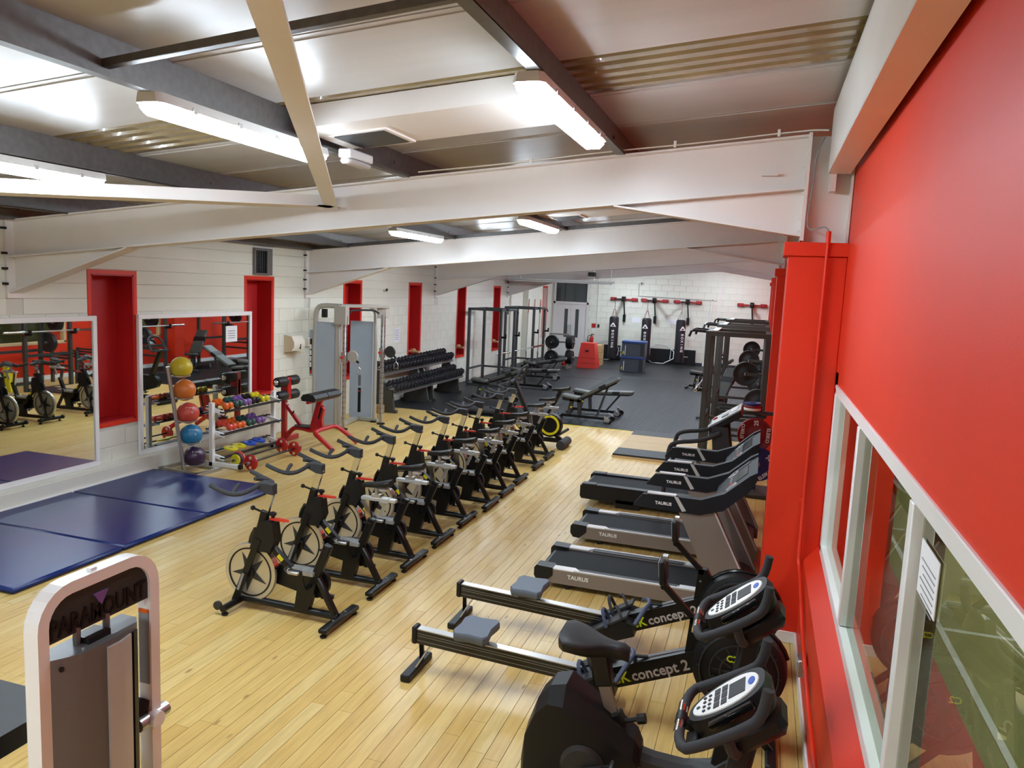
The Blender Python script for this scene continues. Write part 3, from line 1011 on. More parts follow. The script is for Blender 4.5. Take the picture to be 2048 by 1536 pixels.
def spin_bike(seat=True):
    t = thing('spin_bike', 'spin bike', 'bike')
    MB().tube([(-0.89, 0, 0.078), (-0.01, 0, 0.066)], 0.03, 10).build('base_beam', 'black_metal', t)
    fs = MB().tube([(-0.9, -0.22, 0.06), (-0.9, 0.22, 0.06)], 0.028, 10).build('front_stabiliser', 'black_metal', t)
    rs = MB().xbox(-0.035, 0.035, -0.25, 0.25, 0.035, 0.072, 0.008).build('rear_stabiliser', 'black_metal', t)
    for sy in (-1, 1):
        MB().lathe([(0.022, 0), (0.026, 0.006), (0.026, 0.016), (0.012, 0.02), (0.012, 0.036)], (0, sy * 0.225, 0), 'z', 10).build('levelling_foot', 'black_plastic', t)
        MB().lathe([(0.022, 0), (0.026, 0.006), (0.026, 0.016), (0.012, 0.02), (0.012, 0.04)], (-0.9, sy * 0.19, 0), 'z', 10).build('levelling_foot', 'black_plastic', t)
        MB().cyl((0.0, sy * 0.09, 0.07), (0.0, sy * 0.09, 0.078), 0.009, n=6).build('bolt', 'satin', t)
        MB().lathe([(0.008, -0.012), (0.034, -0.012), (0.036, 0), (0.034, 0.012), (0.008, 0.012)], (-0.955, sy * 0.205, 0.075), 'y', 14).build('transport_wheel', 'dark_grey', t)
        MB().bar((-0.955, sy * 0.205, 0.075), (-0.9, sy * 0.205, 0.055), 0.012, 0.03).build('wheel_bracket', 'black_metal', t)
        MB().bar((-0.905, sy * 0.065, 0.07), (-0.70, sy * 0.045, 0.60), 0.022, 0.05).build('fork_blade', 'black_metal', t)
        MB().bar((-0.868, sy * 0.065 + sy * 0.0125, 0.17), (-0.82, sy * 0.0725, 0.31), 0.003, 0.02).build('blade_decal', 'print_grey', t)
    MB().bar((-0.735, 0, 0.56), (-0.665, 0, 0.825), 0.06, 0.06, b=0.008).build('head_tube', 'black_metal', t)
    MB().prism([(-0.78, 0.52), (-0.70, 0.74), (-0.625, 0.755), (-0.575, 0.74), (-0.555, 0.60), (-0.60, 0.50), (-0.70, 0.50)], 'y', -0.048, 0.048).build('brake_cover', 'black_plastic', t)
    MB().tube([(-0.80, 0, 0.545), (-0.79, 0, 0.60), (-0.755, 0, 0.66)], 0.022, 8, sm=1).build('brake_arm', 'black_gloss', t)
    MB().bar((-0.675, 0, 0.79), (-0.607, 0, 1.0), 0.028, 0.058).build('stem', 'chrome', t)
    half = [(-0.985, 0.245, 1.045), (-0.90, 0.245, 1.015), (-0.80, 0.235, 0.99), (-0.735, 0.19, 0.995), (-0.715, 0.12, 1.01), (-0.70, 0.05, 1.03)]
    hb = MB().tube([(x, -y, z) for x, y, z in half] + half[::-1], 0.0185, 8, sm=1)
    hb = hb.build('handlebar', 'foam', t)
    for sy in (-1, 1):
        MB().tube([(-0.80, sy * 0.232, 0.99), (-0.83, sy * 0.15, 1.02), (-0.84, sy * 0.10, 1.032)], 0.0165, 8, sm=1).build('inner_grip', 'foam', hb)
    MB().loft([[(-0.585, -0.03, 0.96), (-0.585, 0.03, 0.96), (-0.585, 0.03, 1.04), (-0.585, -0.03, 1.04)], [(-0.64, -0.032, 0.965), (-0.64, 0.032, 0.965), (-0.64, 0.032, 1.045), (-0.64, -0.032, 1.045)], [(-0.72, -0.06, 1.012), (-0.72, 0.06, 1.012), (-0.72, 0.06, 1.047), (-0.72, -0.06, 1.047)]]).build('stem_cap', 'foam', t)
    k = MB().cyl((-0.69, 0, 0.805), (-0.775, 0, 0.825), 0.009, n=8)
    k.sphere((-0.785, 0, 0.828), 0.02, 8)
    k.build('height_knob', 'black_plastic', t)
    MB().lathe([(0.012, 0), (0.012, 0.03), (0.028, 0.045), (0.028, 0.062), (0.012, 0.07)], (-0.60, 0, 0.75), 'z', 10).build('resistance_knob', 'black_plastic', t)
    MB().prism([(-0.62, -0.02), (-0.50, -0.016), (-0.455, 0.0), (-0.50, 0.016), (-0.62, 0.02)], 'z', 0.755, 0.772).build('brake_lever', 'red_lever', t)
    MB().bar((-0.625, 0, 0.56), (-0.425, 0, 0.375), 0.05, 0.05, b=0.006).build('down_tube', 'black_metal', t)
    MB().bar((-0.535, -0.026, 0.486), (-0.495, -0.026, 0.448), 0.004, 0.032).build('warning_sticker', 'yellow', t)
    st = MB().xbox(-0.435, -0.205, -0.055, 0.055, 0.372, 0.398).build('step_plate', 'tread_silver', t)
    rbm = MB()
    for i in range(13):
        x = -0.43 + i * 0.017
        rbm.xbox(x, x + 0.009, -0.055, 0.055, 0.398, 0.405)
    rbm.build('tread_ridges', 'tread_silver', st)
    MB().bar((-0.22, 0, 0.33), (-0.10, 0, 0.625), 0.05, 0.068, b=0.008).build('seat_tube', 'black_metal', t)
    MB().cyl((-0.115, -0.02, 0.58), (-0.16, -0.055, 0.60), 0.009, n=8).build('seat_knob', 'black_plastic', t)
    MB().prism([(-0.46, 0.36), (-0.44, 0.31), (-0.36, 0.25), (-0.385, 0.075), (-0.265, 0.07), (-0.22, 0.22), (-0.18, 0.36), (-0.2, 0.385), (-0.44, 0.385)], 'y', -0.028, 0.028).build('frame_plate', 'black_metal', t)
    MB().prism(hull2((-0.795, 0.305), 0.05, (-0.25, 0.285), 0.125), 'y', 0.05, 0.085).build('drive_cover', 'black_plastic', t)
    MB().bar((-0.20, 0, 0.36), (-0.03, 0, 0.07), 0.05, 0.05, b=0.01).build('rear_strut', 'black_metal', t)
    c = (-0.80, 0, 0.305)
    fw_ = MB().lathe([(0.03, -0.012), (0.185, -0.012), (0.205, -0.017), (0.23, -0.017), (0.237, -0.008), (0.237, 0.008), (0.23, 0.017), (0.205, 0.017), (0.185, 0.012), (0.03, 0.012)], c, 'y', 40).build('flywheel', 'wheel_metal', t)
    MB().lathe([(0.187, -0.0185), (0.199, -0.0185), (0.199, 0.0185), (0.187, 0.0185)], c, 'y', 40, closed=True).build('flywheel_groove', 'black_metal', fw_)
    star = []
    for i in range(10):
        r = 0.168 if i % 2 == 0 else 0.052
        a = PI / 2 + 0.45 + i * PI / 5
        star.append((c[0] + r * math.cos(a), c[2] + r * math.sin(a)))
    MB().prism(star, 'y', -0.0165, -0.012).prism(star, 'y', 0.012, 0.0165).build('star_decal', 'dark_grey', fw_)
    arc = [(c[0] + 0.246 * math.cos(a), c[2] + 0.246 * math.sin(a)) for a in [0.25 + 0.12 * i for i in range(9)]]
    ga = MB()
    for (xa_, za_), (xb_, zb_) in zip(arc, arc[1:]):
        ga.bar((xa_, 0, za_), (xb_, 0, zb_), 0.06, 0.006, (0, 1, 0) if False else (0, 0, 1))
    ga.build('wheel_guard', 'chrome', t)
    MB().lathe([(0.035, -0.04), (0.045, -0.03), (0.045, 0.03), (0.035, 0.04)], c, 'y', 14).cyl((c[0], -0.075, c[2]), (c[0], 0.075, c[2]), 0.011, n=8).build('hub', 'black_metal', fw_)
    cr = MB().cyl((-0.25, -0.10, 0.285), (-0.25, 0.12, 0.285), 0.018, n=10)
    cr.bar((-0.25, -0.1, 0.285), (-0.29, -0.105, 0.435), 0.014, 0.026).bar((-0.25, 0.11, 0.285), (-0.21, 0.115, 0.135), 0.014, 0.026)
    cr.build('crank', 'black_metal', t)
    pedal(t, (-0.29, -0.16, 0.437), True)
    pedal(t, (-0.21, 0.17, 0.133), False)
    if seat:
        MB().bar((-0.125, 0, 0.57), (-0.165, 0, 0.79), 0.024, 0.052).build('seat_post', 'chrome', t)
        sl = MB().xbox(-0.205, 0.115, -0.026, 0.026, 0.785, 0.815, 0.004).xbox(-0.03, 0.055, -0.03, 0.03, 0.775, 0.82, 0.004).build('seat_slider', 'tread_silver', t)
        MB().bar((0.02, 0, 0.78), (-0.03, 0, 0.66), 0.012, 0.03).build('slider_stay', 'satin', sl)
        MB().xbox(-0.11, -0.03, -0.022, 0.022, 0.815, 0.842).cyl((-0.07, 0, 0.84), (-0.07, 0, 0.895), 0.018, n=10).build('saddle_clamp', 'satin', t)
        s_ = saddle_mb(-0.205, 0.065, 0.945, 0.078, 0.02, 0.042).build('saddle', 'vinyl_black', t)
        MB().lathe([(0.01, 0.0), (0.045, 0.012), (0.05, 0.03), (0.03, 0.045)], (0.0, 0, 0.868), 'z', 12).build('saddle_shell', 'silver_plastic', s_)
    return t

BY = [4.985, 5.73, 6.405, 7.115, 7.82, 8.51, 9.165, 9.83, 10.75, 11.46]
BXX = [-2.905, -2.93, -2.94, -2.95, -2.96, -2.925, -2.94, -2.965, -2.985, -3.01]
BL = ['black spin bike with no saddle, at the near end of the row',
      'black spin bike second in the row, next to the one without a saddle',
      'black spin bike third in the row from the one without a saddle',
      'black spin bike fourth in the row from the one without a saddle',
      'black spin bike fifth in the row from the one without a saddle',
      'black spin bike sixth in the row from the one without a saddle',
      'black spin bike seventh in the row from the one without a saddle',
      'black spin bike eighth in the row from the one without a saddle',
      'black spin bike ninth in the row, one before the last spin bike',
      'black spin bike at the far end of the row, beside the yellow ringed bike']
b0 = spin_bike(False)
b1 = spin_bike(True)
for i in range(10):
    o = b0 if i == 0 else (b1 if i == 1 else copy_tree(b1))
    o.location = (BXX[i], BY[i], 0)
    o.rotation_euler = (0, 0, random.uniform(-0.02, 0.02) if i else 0)
    tag(o, BL[i], 'bike', 'spin bikes in a row')

# ---- exercise bike with the yellow flywheel ring
t = thing('exercise_bike', 'black exercise bike with yellow ringed flywheel behind the spin bikes', 'bike', (-3.0, 12.35, 0))
MB().bar((-1.05, 0, 0.11), (-0.05, 0, 0.11), 0.09, 0.07, b=0.015).build('base_beam', 'black_metal', t)
MB().cyl((0.0, -0.24, 0.075), (0.0, 0.24, 0.075), 0.075, n=16).build('rear_roller', 'foam', t)
MB().cyl((-0.08, -0.02, 0.22), (0.0, 0.24, 0.27), 0.025, n=10).build('lift_handle', 'foam', t)
MB().bar((-0.02, 0, 0.1), (-0.2, 0, 0.24), 0.06, 0.06).build('rear_strut', 'black_metal', t)
MB().cyl((-1.05, -0.25, 0.04), (-1.05, 0.25, 0.04), 0.04, n=12).build('front_stabiliser', 'black_metal', t)
MB().prism(hull2((-0.24, 0.36), 0.20, (-0.75, 0.42), 0.12), 'y', -0.05, 0.05).build('drive_cover', 'black_plastic', t)
fw_ = MB().lathe([(0.03, -0.085), (0.17, -0.085), (0.19, -0.065), (0.19, -0.05), (0.03, -0.05)], (-0.24, 0, 0.37), 'y', 32).build('flywheel', 'black_metal', t)
MB().lathe([(0.13, -0.093), (0.168, -0.093), (0.168, -0.082), (0.13, -0.082)], (-0.24, 0, 0.37), 'y', 32, closed=True).build('flywheel_ring', 'yellow', fw_)
MB().bar((-0.33, 0, 0.45), (-0.1, 0, 0.95), 0.05, 0.06).build('seat_post', 'black_metal', t)
saddle_mb(-0.24, 0.05, 1.0, 0.09, 0.03, 0.05).build('saddle', 'vinyl_black', t)
MB().bar((-0.62, 0, 0.42), (-0.92, 0, 1.08), 0.09, 0.07, b=0.01).build('front_post', 'black_plastic', t)
MB().tube([(-0.92, -0.2, 1.06), (-0.86, -0.2, 1.05), (-0.74, -0.16, 1.3), (-0.70, 0, 1.34), (-0.74, 0.16, 1.3), (-0.86, 0.2, 1.05), (-0.92, 0.2, 1.06)], 0.02, 8, sm=1).bar((-0.92, -0.2, 1.06), (-0.92, 0.2, 1.06), 0.04, 0.04).build('handlebar', 'foam', t)
MB().box((-0.68, 0, 1.22), (0.03, 0.18, 0.12), Matrix.Rotation(0.6, 3, 'Y'), 0.005).build('console', 'black_gloss', t)
cr = MB().bar((-0.5, -0.09, 0.32), (-0.62, -0.1, 0.22), 0.014, 0.03).bar((-0.5, 0.09, 0.32), (-0.38, 0.1, 0.42), 0.014, 0.03).cyl((-0.5, -0.1, 0.32), (-0.5, 0.1, 0.32), 0.02, n=8)
cr.build('crank', 'black_metal', t)
pedal(t, (-0.62, -0.15, 0.22), True)
pedal(t, (-0.38, 0.15, 0.42), False)

# ================================================================ TREADMILLS
def treadmill():
    t = thing('treadmill', 'treadmill', 'treadmill')
    MB().xbox(0.05, 1.62, -0.25, 0.25, 0.125, 0.165, 0.004).build('running_belt', 'belt', t)
    MB().cyl((0.06, -0.25, 0.135), (0.06, 0.25, 0.135), 0.032, n=14).build('rear_roller', 'black_metal', t)
    for sy in (-1, 1):
        y0, y1 = sorted((sy * 0.255, sy * 0.345))
        rl = MB().prism([(0.10, 0.075), (0.16, 0.05), (1.72, 0.05), (1.80, 0.10), (1.80, 0.175), (0.17, 0.175)], 'y', y0, y1).build('side_rail', 'taupe', t)
        MB().prism([(0.15, y0 + 0.004), (0.36, y0 + 0.004), (0.42, y1 - 0.002), (0.15, y1 - 0.002)] if sy > 0 else [(0.15, y0 + 0.002), (0.42, y0 + 0.002), (0.36, y1 - 0.004), (0.15, y1 - 0.004)], 'z', 0.175, 0.186).build('foot_rail_tip', 'print_white', rl)
        MB().xbox(0.40, 1.25, y0 + 0.006, y1 - 0.022 if sy > 0 else y1 - 0.006, 0.174, 0.183).build('foot_rail_grip', 'dark_grey', rl)
        ye = y1 - 0.012 if sy > 0 else y0 + 0.012
        MB().xbox(0.36, 1.7, ye - 0.011, ye + 0.011, 0.174, 0.187).build('rail_edge', 'silver_plastic', rl)
        MB().xbox(1.27, 1.65, y0 + 0.004, y1 - 0.004, 0.174, 0.186).build('foot_rail_front', 'silver_plastic', rl)
        MB().prism([(0.0, 0.10), (0.03, 0.055), (0.10, 0.05), (0.17, 0.12), (0.17, 0.19), (0.02, 0.195), (0.0, 0.17)], 'y', sy * 0.225 if sy > 0 else -0.352, 0.352 if sy > 0 else -0.225).build('rear_cap', 'black_plastic', t)
        MB().cyl((0.30, sy * 0.30 - 0.02, 0.03), (0.30, sy * 0.30 + 0.02, 0.03), 0.03, n=12).build('rear_foot', 'black_plastic', t)
        if sy < 0:
            text('TAURUS', 0.05, 'print_white', rl, basis((0.40, y0 - 0.001, 0.122), (1, 0, 0), (0, 0, 1)), 0.0015, bold=True)
        ms = MB()
        ya, yb = sorted((sy * 0.348, sy * 0.418))
        ms.prism([(1.60, 0.09), (1.88, 0.09), (1.88, 0.2), (1.52, 0.90), (1.22, 0.875)], 'y', ya, yb)
        ms = ms.build('mast', 'taupe', t)
        MB().prism([(1.865, 0.2), (1.88, 0.2), (1.52, 0.90), (1.505, 0.90)], 'y', ya - 0.003, yb + 0.003).build('mast_trim', 'silver_plastic', ms)
        am = MB()
        yc = sy * 0.385
        am.loft([[(x, yc - w2, z0), (x, yc + w2, z0), (x, yc + w2 * 0.8, z1), (x, yc - w2 * 0.8, z1)] for x, z0, z1, w2 in ((0.85, 0.868, 0.878, 0.03), (0.925, 0.866, 0.975, 0.038), (1.15, 0.862, 0.985, 0.042), (1.40, 0.86, 0.985, 0.048), (1.58, 0.92, 1.06, 0.052), (1.76, 1.09, 1.225, 0.052), (1.82, 1.19, 1.26, 0.04))])
        am = am.build('arm', 'console_black', t)
        MB().xbox(0.96, 1.20, yc - 0.031, yc + 0.031, 0.982, 0.996, 0.004).build('pulse_sensor', 'silver_plastic', am)
        MB().prism([(1.185, 0.985), (1.215, 0.985), (1.30, 0.862), (1.26, 0.862)], 'y', yc - 0.044, yc + 0.044).build('arm_stripe', 'silver_plastic', am)
        for sd in (-1, 1):
            Mx = basis((1.10, yc + sd * 0.0405, 0.918), (-sd, 0, 0), (0, 0, 1))
            text('TAURUS', 0.036, 'print_white', am, Mx, 0.0015, bold=True)
        MB().bar((1.02, yc, 0.89), (1.14, yc, 0.80), 0.02, 0.02)
    MB().loft([[(x, -w2, z0), (x, w2, z0), (x, w2, z1), (x, -w2, z1)] for x, z0, z1, w2 in ((1.50, 0.90, 0.95, 0.34), (1.58, 0.92, 1.035, 0.345), (1.76, 1.09, 1.205, 0.345), (1.82, 1.19, 1.245, 0.34))]).build('console', 'console_black', t)
    d = Vector((0.18, 0, 0.17)).normalized()
    R = Matrix((d, Vector((0, 1, 0)), d.cross(Vector((0, 1, 0))))).transposed()
    P = lambda u, v: (1.58 + d.x * u, v, 1.035 + d.z * u)
    sc = MB().box(P(0.17, 0), (0.12, 0.34, 0.01), R, 0.002).build('display', 'black_gloss', t)
    for v in (-0.23, 0.23):
        MB().tube([tuple(Vector(P(0.06 + 0.05 * math.cos(a), v + 0.05 * math.sin(a))) + Vector((0, 0, 0.004))) for a in [2 * PI * i / 12 for i in range(12)]], 0.006, 5, closed=True).build('cup_ring', 'silver_plastic', t)
    for i in range(4):
        MB().box(P(0.05, -0.09 + 0.06 * i), (0.025, 0.035, 0.012), R, 0.002).build('button', 'print_grey' if i else 'red_lever', t)
    MB().box(P(0.16, 0.27), (0.18, 0.07, 0.012), R, 0.002).build('key_strip', 'dark_grey', t)
    MB().prism([(1.55, 0.08), (1.84, 0.08), (1.84, 0.22), (1.76, 0.26), (1.62, 0.25), (1.55, 0.17)], 'y', -0.34, 0.34).build('motor_hood', 'dark_grey', t)
    return t
t1 = treadmill()
t1.location = (-1.76, 6.73, 0)
tag(t1, 'grey sided treadmill with white lettering, closest to the rowing machines', 'treadmill', 'grey treadmills')
t2 = dup(t1, (-1.75, 8.05, 0), None, 'grey sided treadmill in the middle of the three treadmills')

t = thing('treadmill', 'all black treadmill with tubular handrails, farthest of the three treadmills', 'treadmill', (-1.99, 9.53, 0))
MB().xbox(0.06, 1.55, -0.25, 0.25, 0.19, 0.235, 0.004).build('running_belt', 'belt', t)
for sy in (-1, 1):
    y0, y1 = sorted((sy * 0.255, sy * 0.36))
    MB().prism([(0.0, 0.10), (0.02, 0.07), (1.75, 0.03), (1.8, 0.09), (1.8, 0.25), (0.05, 0.255), (0.0, 0.23)], 'y', y0, y1).build('side_rail', 'black_plastic', t)
    MB().xbox(0.02, 0.2, y0 - 0.004, y1 + 0.004, 0.245, 0.262, 0.006).build('rear_cap', 'dark_grey', t)
    MB().xbox(0.45, 0.75, y0, y1, 0.0, 0.1).build('lift_foot', 'black_metal', t)
    MB().tube([(1.02, sy * 0.38, 0.22), (1.04, sy * 0.38, 0.80), (1.10, sy * 0.38, 0.90), (1.42, sy * 0.38, 0.94), (1.62, sy * 0.36, 1.05)], 0.026, 10, sm=2).build('handrail', 'foam', t)
    MB().prism([(1.62, 0.1), (1.86, 0.1), (1.70, 1.12), (1.52, 1.12)], 'y', sy * 0.30 - 0.035, sy * 0.30 + 0.035).build('mast', 'dark_grey', t)
MB().cyl((0.06, -0.25, 0.2), (0.06, 0.25, 0.2), 0.034, n=14).build('rear_roller', 'black_metal', t)
d = Vector((0.30, 0, 0.20)).normalized()
R = Matrix((d, Vector((0, 1, 0)), d.cross(Vector((0, 1, 0))))).transposed()
P = lambda u, v, h=0: tuple(Vector((1.55 + d.x * u, v, 1.10 + d.z * u)) + d.cross(Vector((0, 1, 0))) * h)
cs = MB().box(P(0.14, 0), (0.42, 0.66, 0.07), R, 0.01).build('console', 'black_plastic', t)
MB().box(P(0.17, 0, 0.04), (0.40, 0.56, 0.016), R, 0.006).build('console_top', 'silver_plastic', cs)
MB().box(P(0.28, 0, 0.05), (0.10, 0.26, 0.008), R, 0.002).build('display', 'print_white', cs)
MB().box(P(0.16, 0.13, 0.05), (0.09, 0.13, 0.008), R, 0.002).build('key_panel', 'print_white', cs)
MB().box(P(0.16, -0.13, 0.05), (0.09, 0.13, 0.008), R, 0.002).build('key_panel', 'dark_grey', cs)
MB().cyl(P(0.02, 0.05, 0.03), P(0.02, 0.05, 0.065), 0.03, n=12).build('stop_button', 'red_lever', cs)
MB().box(P(0.0, -0.22, 0.0), (0.14, 0.1, 0.09), R, 0.006).build('bracket', 'silver_plastic', cs)
MB().xbox(1.45, 1.86, -0.36, 0.36, 0.02, 0.27, 0.03).build('motor_hood', 'black_plastic', t)

# ================================================================ ROWING MACHINES
def rower(seat_x):
    t = thing('rowing_machine', 'rowing machine', 'rowing machine')
    MB().xbox(-0.035, 0.035, -0.19, 0.19, 0.0, 0.05, 0.008).build('rear_foot', 'black_plastic', t)
    MB().bar((0.0, 0.09, 0.04), (0.03, 0.0, 0.24), 0.03, 0.04).build('rear_leg', 'black_metal', t)
    MB().cyl((0.02, -0.06, 0.05), (0.12, 0, 0.23), 0.006, n=6).build('leg_stay', 'satin', t)
    MB().bar((0.0, 0, 0.255), (1.17, 0, 0.205), 0.055, 0.10).build('rail', 'black_gloss', t)
    MB().bar((0.005, 0, 0.308), (1.15, 0, 0.258), 0.062, 0.007).build('rail_top', 'satin', t)
    for zz in (0.278, 0.262, 0.23):
        MB().bar((0.0, 0, zz), (1.16, 0, zz - 0.05), 0.0575, 0.004).build('rail_groove', 'steel_grey', t)
    MB().xbox(-0.03, 0.01, -0.04, 0.04, 0.2, 0.325, 0.01).build('rail_end', 'black_plastic', t)
    # seat: waisted grey pad
    secs = []
    for z, s in ((0.345, 0.92), (0.36, 1.0), (0.395, 1.0), (0.405, 0.95)):
        ring = []
        for x, y in ((-0.125, -0.10), (-0.10, -0.155), (0.0, -0.14), (0.10, -0.155), (0.125, -0.12), (0.11, 0.0), (0.125, 0.12), (0.10, 0.155), (0.0, 0.14), (-0.10, 0.155), (-0.125, 0.10), (-0.115, 0)):
            ring.append((seat_x + x * s, y * s, z - 0.01))
        secs.append(ring)
    st = MB().loft(secs).build('seat', 'seat_grey', t)
    MB().xbox(seat_x - 0.08, seat_x + 0.08, -0.05, 0.05, 0.29, 0.34).build('seat_carriage', 'black_metal', st)
    # foot stretcher
    MB().prism([(1.03, 0.04), (1.40, 0.20), (1.38, 0.28), (1.30, 0.30), (1.05, 0.14)], 'y', -0.17, 0.17).build('foot_stretcher', 'black_plastic', t)
    for sy in (-1, 1):
        fp = MB().bar((1.06, sy * 0.12, 0.16), (1.34, sy * 0.12, 0.34), 0.11, 0.016).build('footplate', 'dark_grey', t)
        MB().tube([(1.20, sy * 0.12 - 0.07, 0.24), (1.16, sy * 0.12 - 0.05, 0.34), (1.15, sy * 0.12 + 0.05, 0.34), (1.20, sy * 0.12 + 0.07, 0.24)], 0.013, 6, sm=1).build('foot_strap', 'grip_blue' if sy < 0 else 'dark_grey', fp)
        MB().tube([(1.30, sy * 0.12 - 0.05, 0.32), (1.26, sy * 0.12 - 0.03, 0.40), (1.23, sy * 0.12, 0.36)], 0.011, 6, sm=1).build('heel_strap', 'dark_grey', fp)
    # main beam
    bm_ = MB().prism([(1.02, 0.07), (1.12, 0.07), (1.92, 0.415), (1.92, 0.53), (1.82, 0.51), (1.02, 0.17)], 'y', -0.045, 0.045).build('main_beam', 'black_metal', t)
    dx = Vector((0.8, 0, 0.345)).normalized()
    text('concept 2', 0.092, 'print_silver', bm_, basis((1.645, -0.047, 0.352), dx, (-dx.z, 0, dx.x)), 0.0015, bold=True)
    text('CK', 0.09, 'lime', bm_, basis((1.405, -0.047, 0.25), dx, (-dx.z, 0, dx.x)), 0.0015, bold=True)
    for x, z in ((1.84, 0.50), (1.90, 0.41), (1.82, 0.64)):
        MB().cyl((x, -0.052, z), (x, -0.046, z), 0.007, n=8).build('bolt', 'satin', bm_)
    MB().prism([(1.78, 0.46), (1.94, 0.40), (1.92, 0.62), (1.86, 0.72), (1.80, 0.72)], 'y', -0.03, 0.03).build('front_post', 'black_metal', t)
    ar = MB().bar((1.82, 0, 0.70), (1.63, 0, 0.88), 0.03, 0.035).cyl((1.82, -0.03, 0.70), (1.82, 0.03, 0.70), 0.022, n=10).cyl((1.63, -0.03, 0.88), (1.63, 0.03, 0.88), 0.02, n=10).build('monitor_arm', 'black_metal', t)
    mo = MB().box((1.62, 0, 0.975), (0.04, 0.15, 0.15), Matrix.Rotation(-0.08, 3, 'Y'), 0.008).build('monitor', 'black_plastic', t)
    MB().box((1.596, 0, 0.99), (0.006, 0.11, 0.09), Matrix.Rotation(-0.08, 3, 'Y')).build('display', 'print_grey', mo)
    MB().box((1.625, 0, 1.055), (0.03, 0.05, 0.03)).build('monitor_tab', 'satin', mo)
    # flywheel housing
    c = (2.10, 0, 0.46)
    fh = MB().lathe([(0.05, -0.10), (0.20, -0.10), (0.265, -0.075), (0.275, -0.03), (0.275, 0.03), (0.265, 0.075), (0.20, 0.10), (0.05, 0.10)], c, 'y', 36).build('fan_housing', 'black_plastic', t)
    for r in (0.22, 0.16, 0.10):
        MB().lathe([(r, -0.112), (r + 0.008, -0.112), (r + 0.008, -0.095), (r, -0.095)], c, 'y', 36, closed=True).build('guard_ring', 'dark_grey', fh)
    sp = MB()
    for i in range(12):
        a = i * PI / 6
        sp.bar((c[0] + 0.05 * math.cos(a), -0.106, c[2] + 0.05 * math.sin(a)), (c[0] + 0.24 * math.cos(a), -0.09, c[2] + 0.24 * math.sin(a)), 0.006, 0.008)
    sp.build('guard_spokes', 'dark_grey', fh)
    MB().tube([(c[0] + 0.282 * math.cos(a), 0.0, c[2] + 0.282 * math.sin(a)) for a in [PI * 0.1 + PI * 0.9 * i / 14 for i in range(15)]], 0.014, 8).build('housing_rim', 'black_gloss', fh)
    text('C2', 0.055, 'lime', fh, basis((2.06, -0.116, 0.54), (1, 0, 0), (0, 0, 1)), 0.001, bold=True)
    MB().xbox(2.285, 2.345, -0.30, 0.30, 0.0, 0.045, 0.01).build('front_foot', 'black_plastic', t)
    for sy in (-1, 1):
        MB().bar((1.95, sy * 0.10, 0.42), (2.315, sy * 0.13, 0.03), 0.025, 0.04).build('front_leg', 'black_metal', t)
    # handle and chain
    hd = MB().tube([(1.40, -0.20, 0.30), (1.45, -0.10, 0.385), (1.475, 0, 0.395), (1.45, 0.10, 0.385), (1.40, 0.20, 0.33)], 0.016, 8, sm=1).build('handle', 'grip_blue', t)
    MB().cyl((1.475, 0, 0.395), (1.56, 0, 0.405), 0.012, n=8).build('handle_yoke', 'black_metal', hd)
    MB().cyl((1.56, 0, 0.405), (1.92, 0, 0.55), 0.0035, n=5).build('chain', 'taupe', t)
    return t
r1 = rower(0.425)
r1.location = (-2.07, 4.595, 0)
tag(r1, 'black rowing machine with grey seat, next to the upright bikes', 'rowing machine', 'rowing machines')
r2 = rower(0.56)
r2.location = (-2.09, 5.45, 0)
tag(r2, 'black rowing machine with grey seat, between the other rower and the treadmills', 'rowing machine', 'rowing machines')

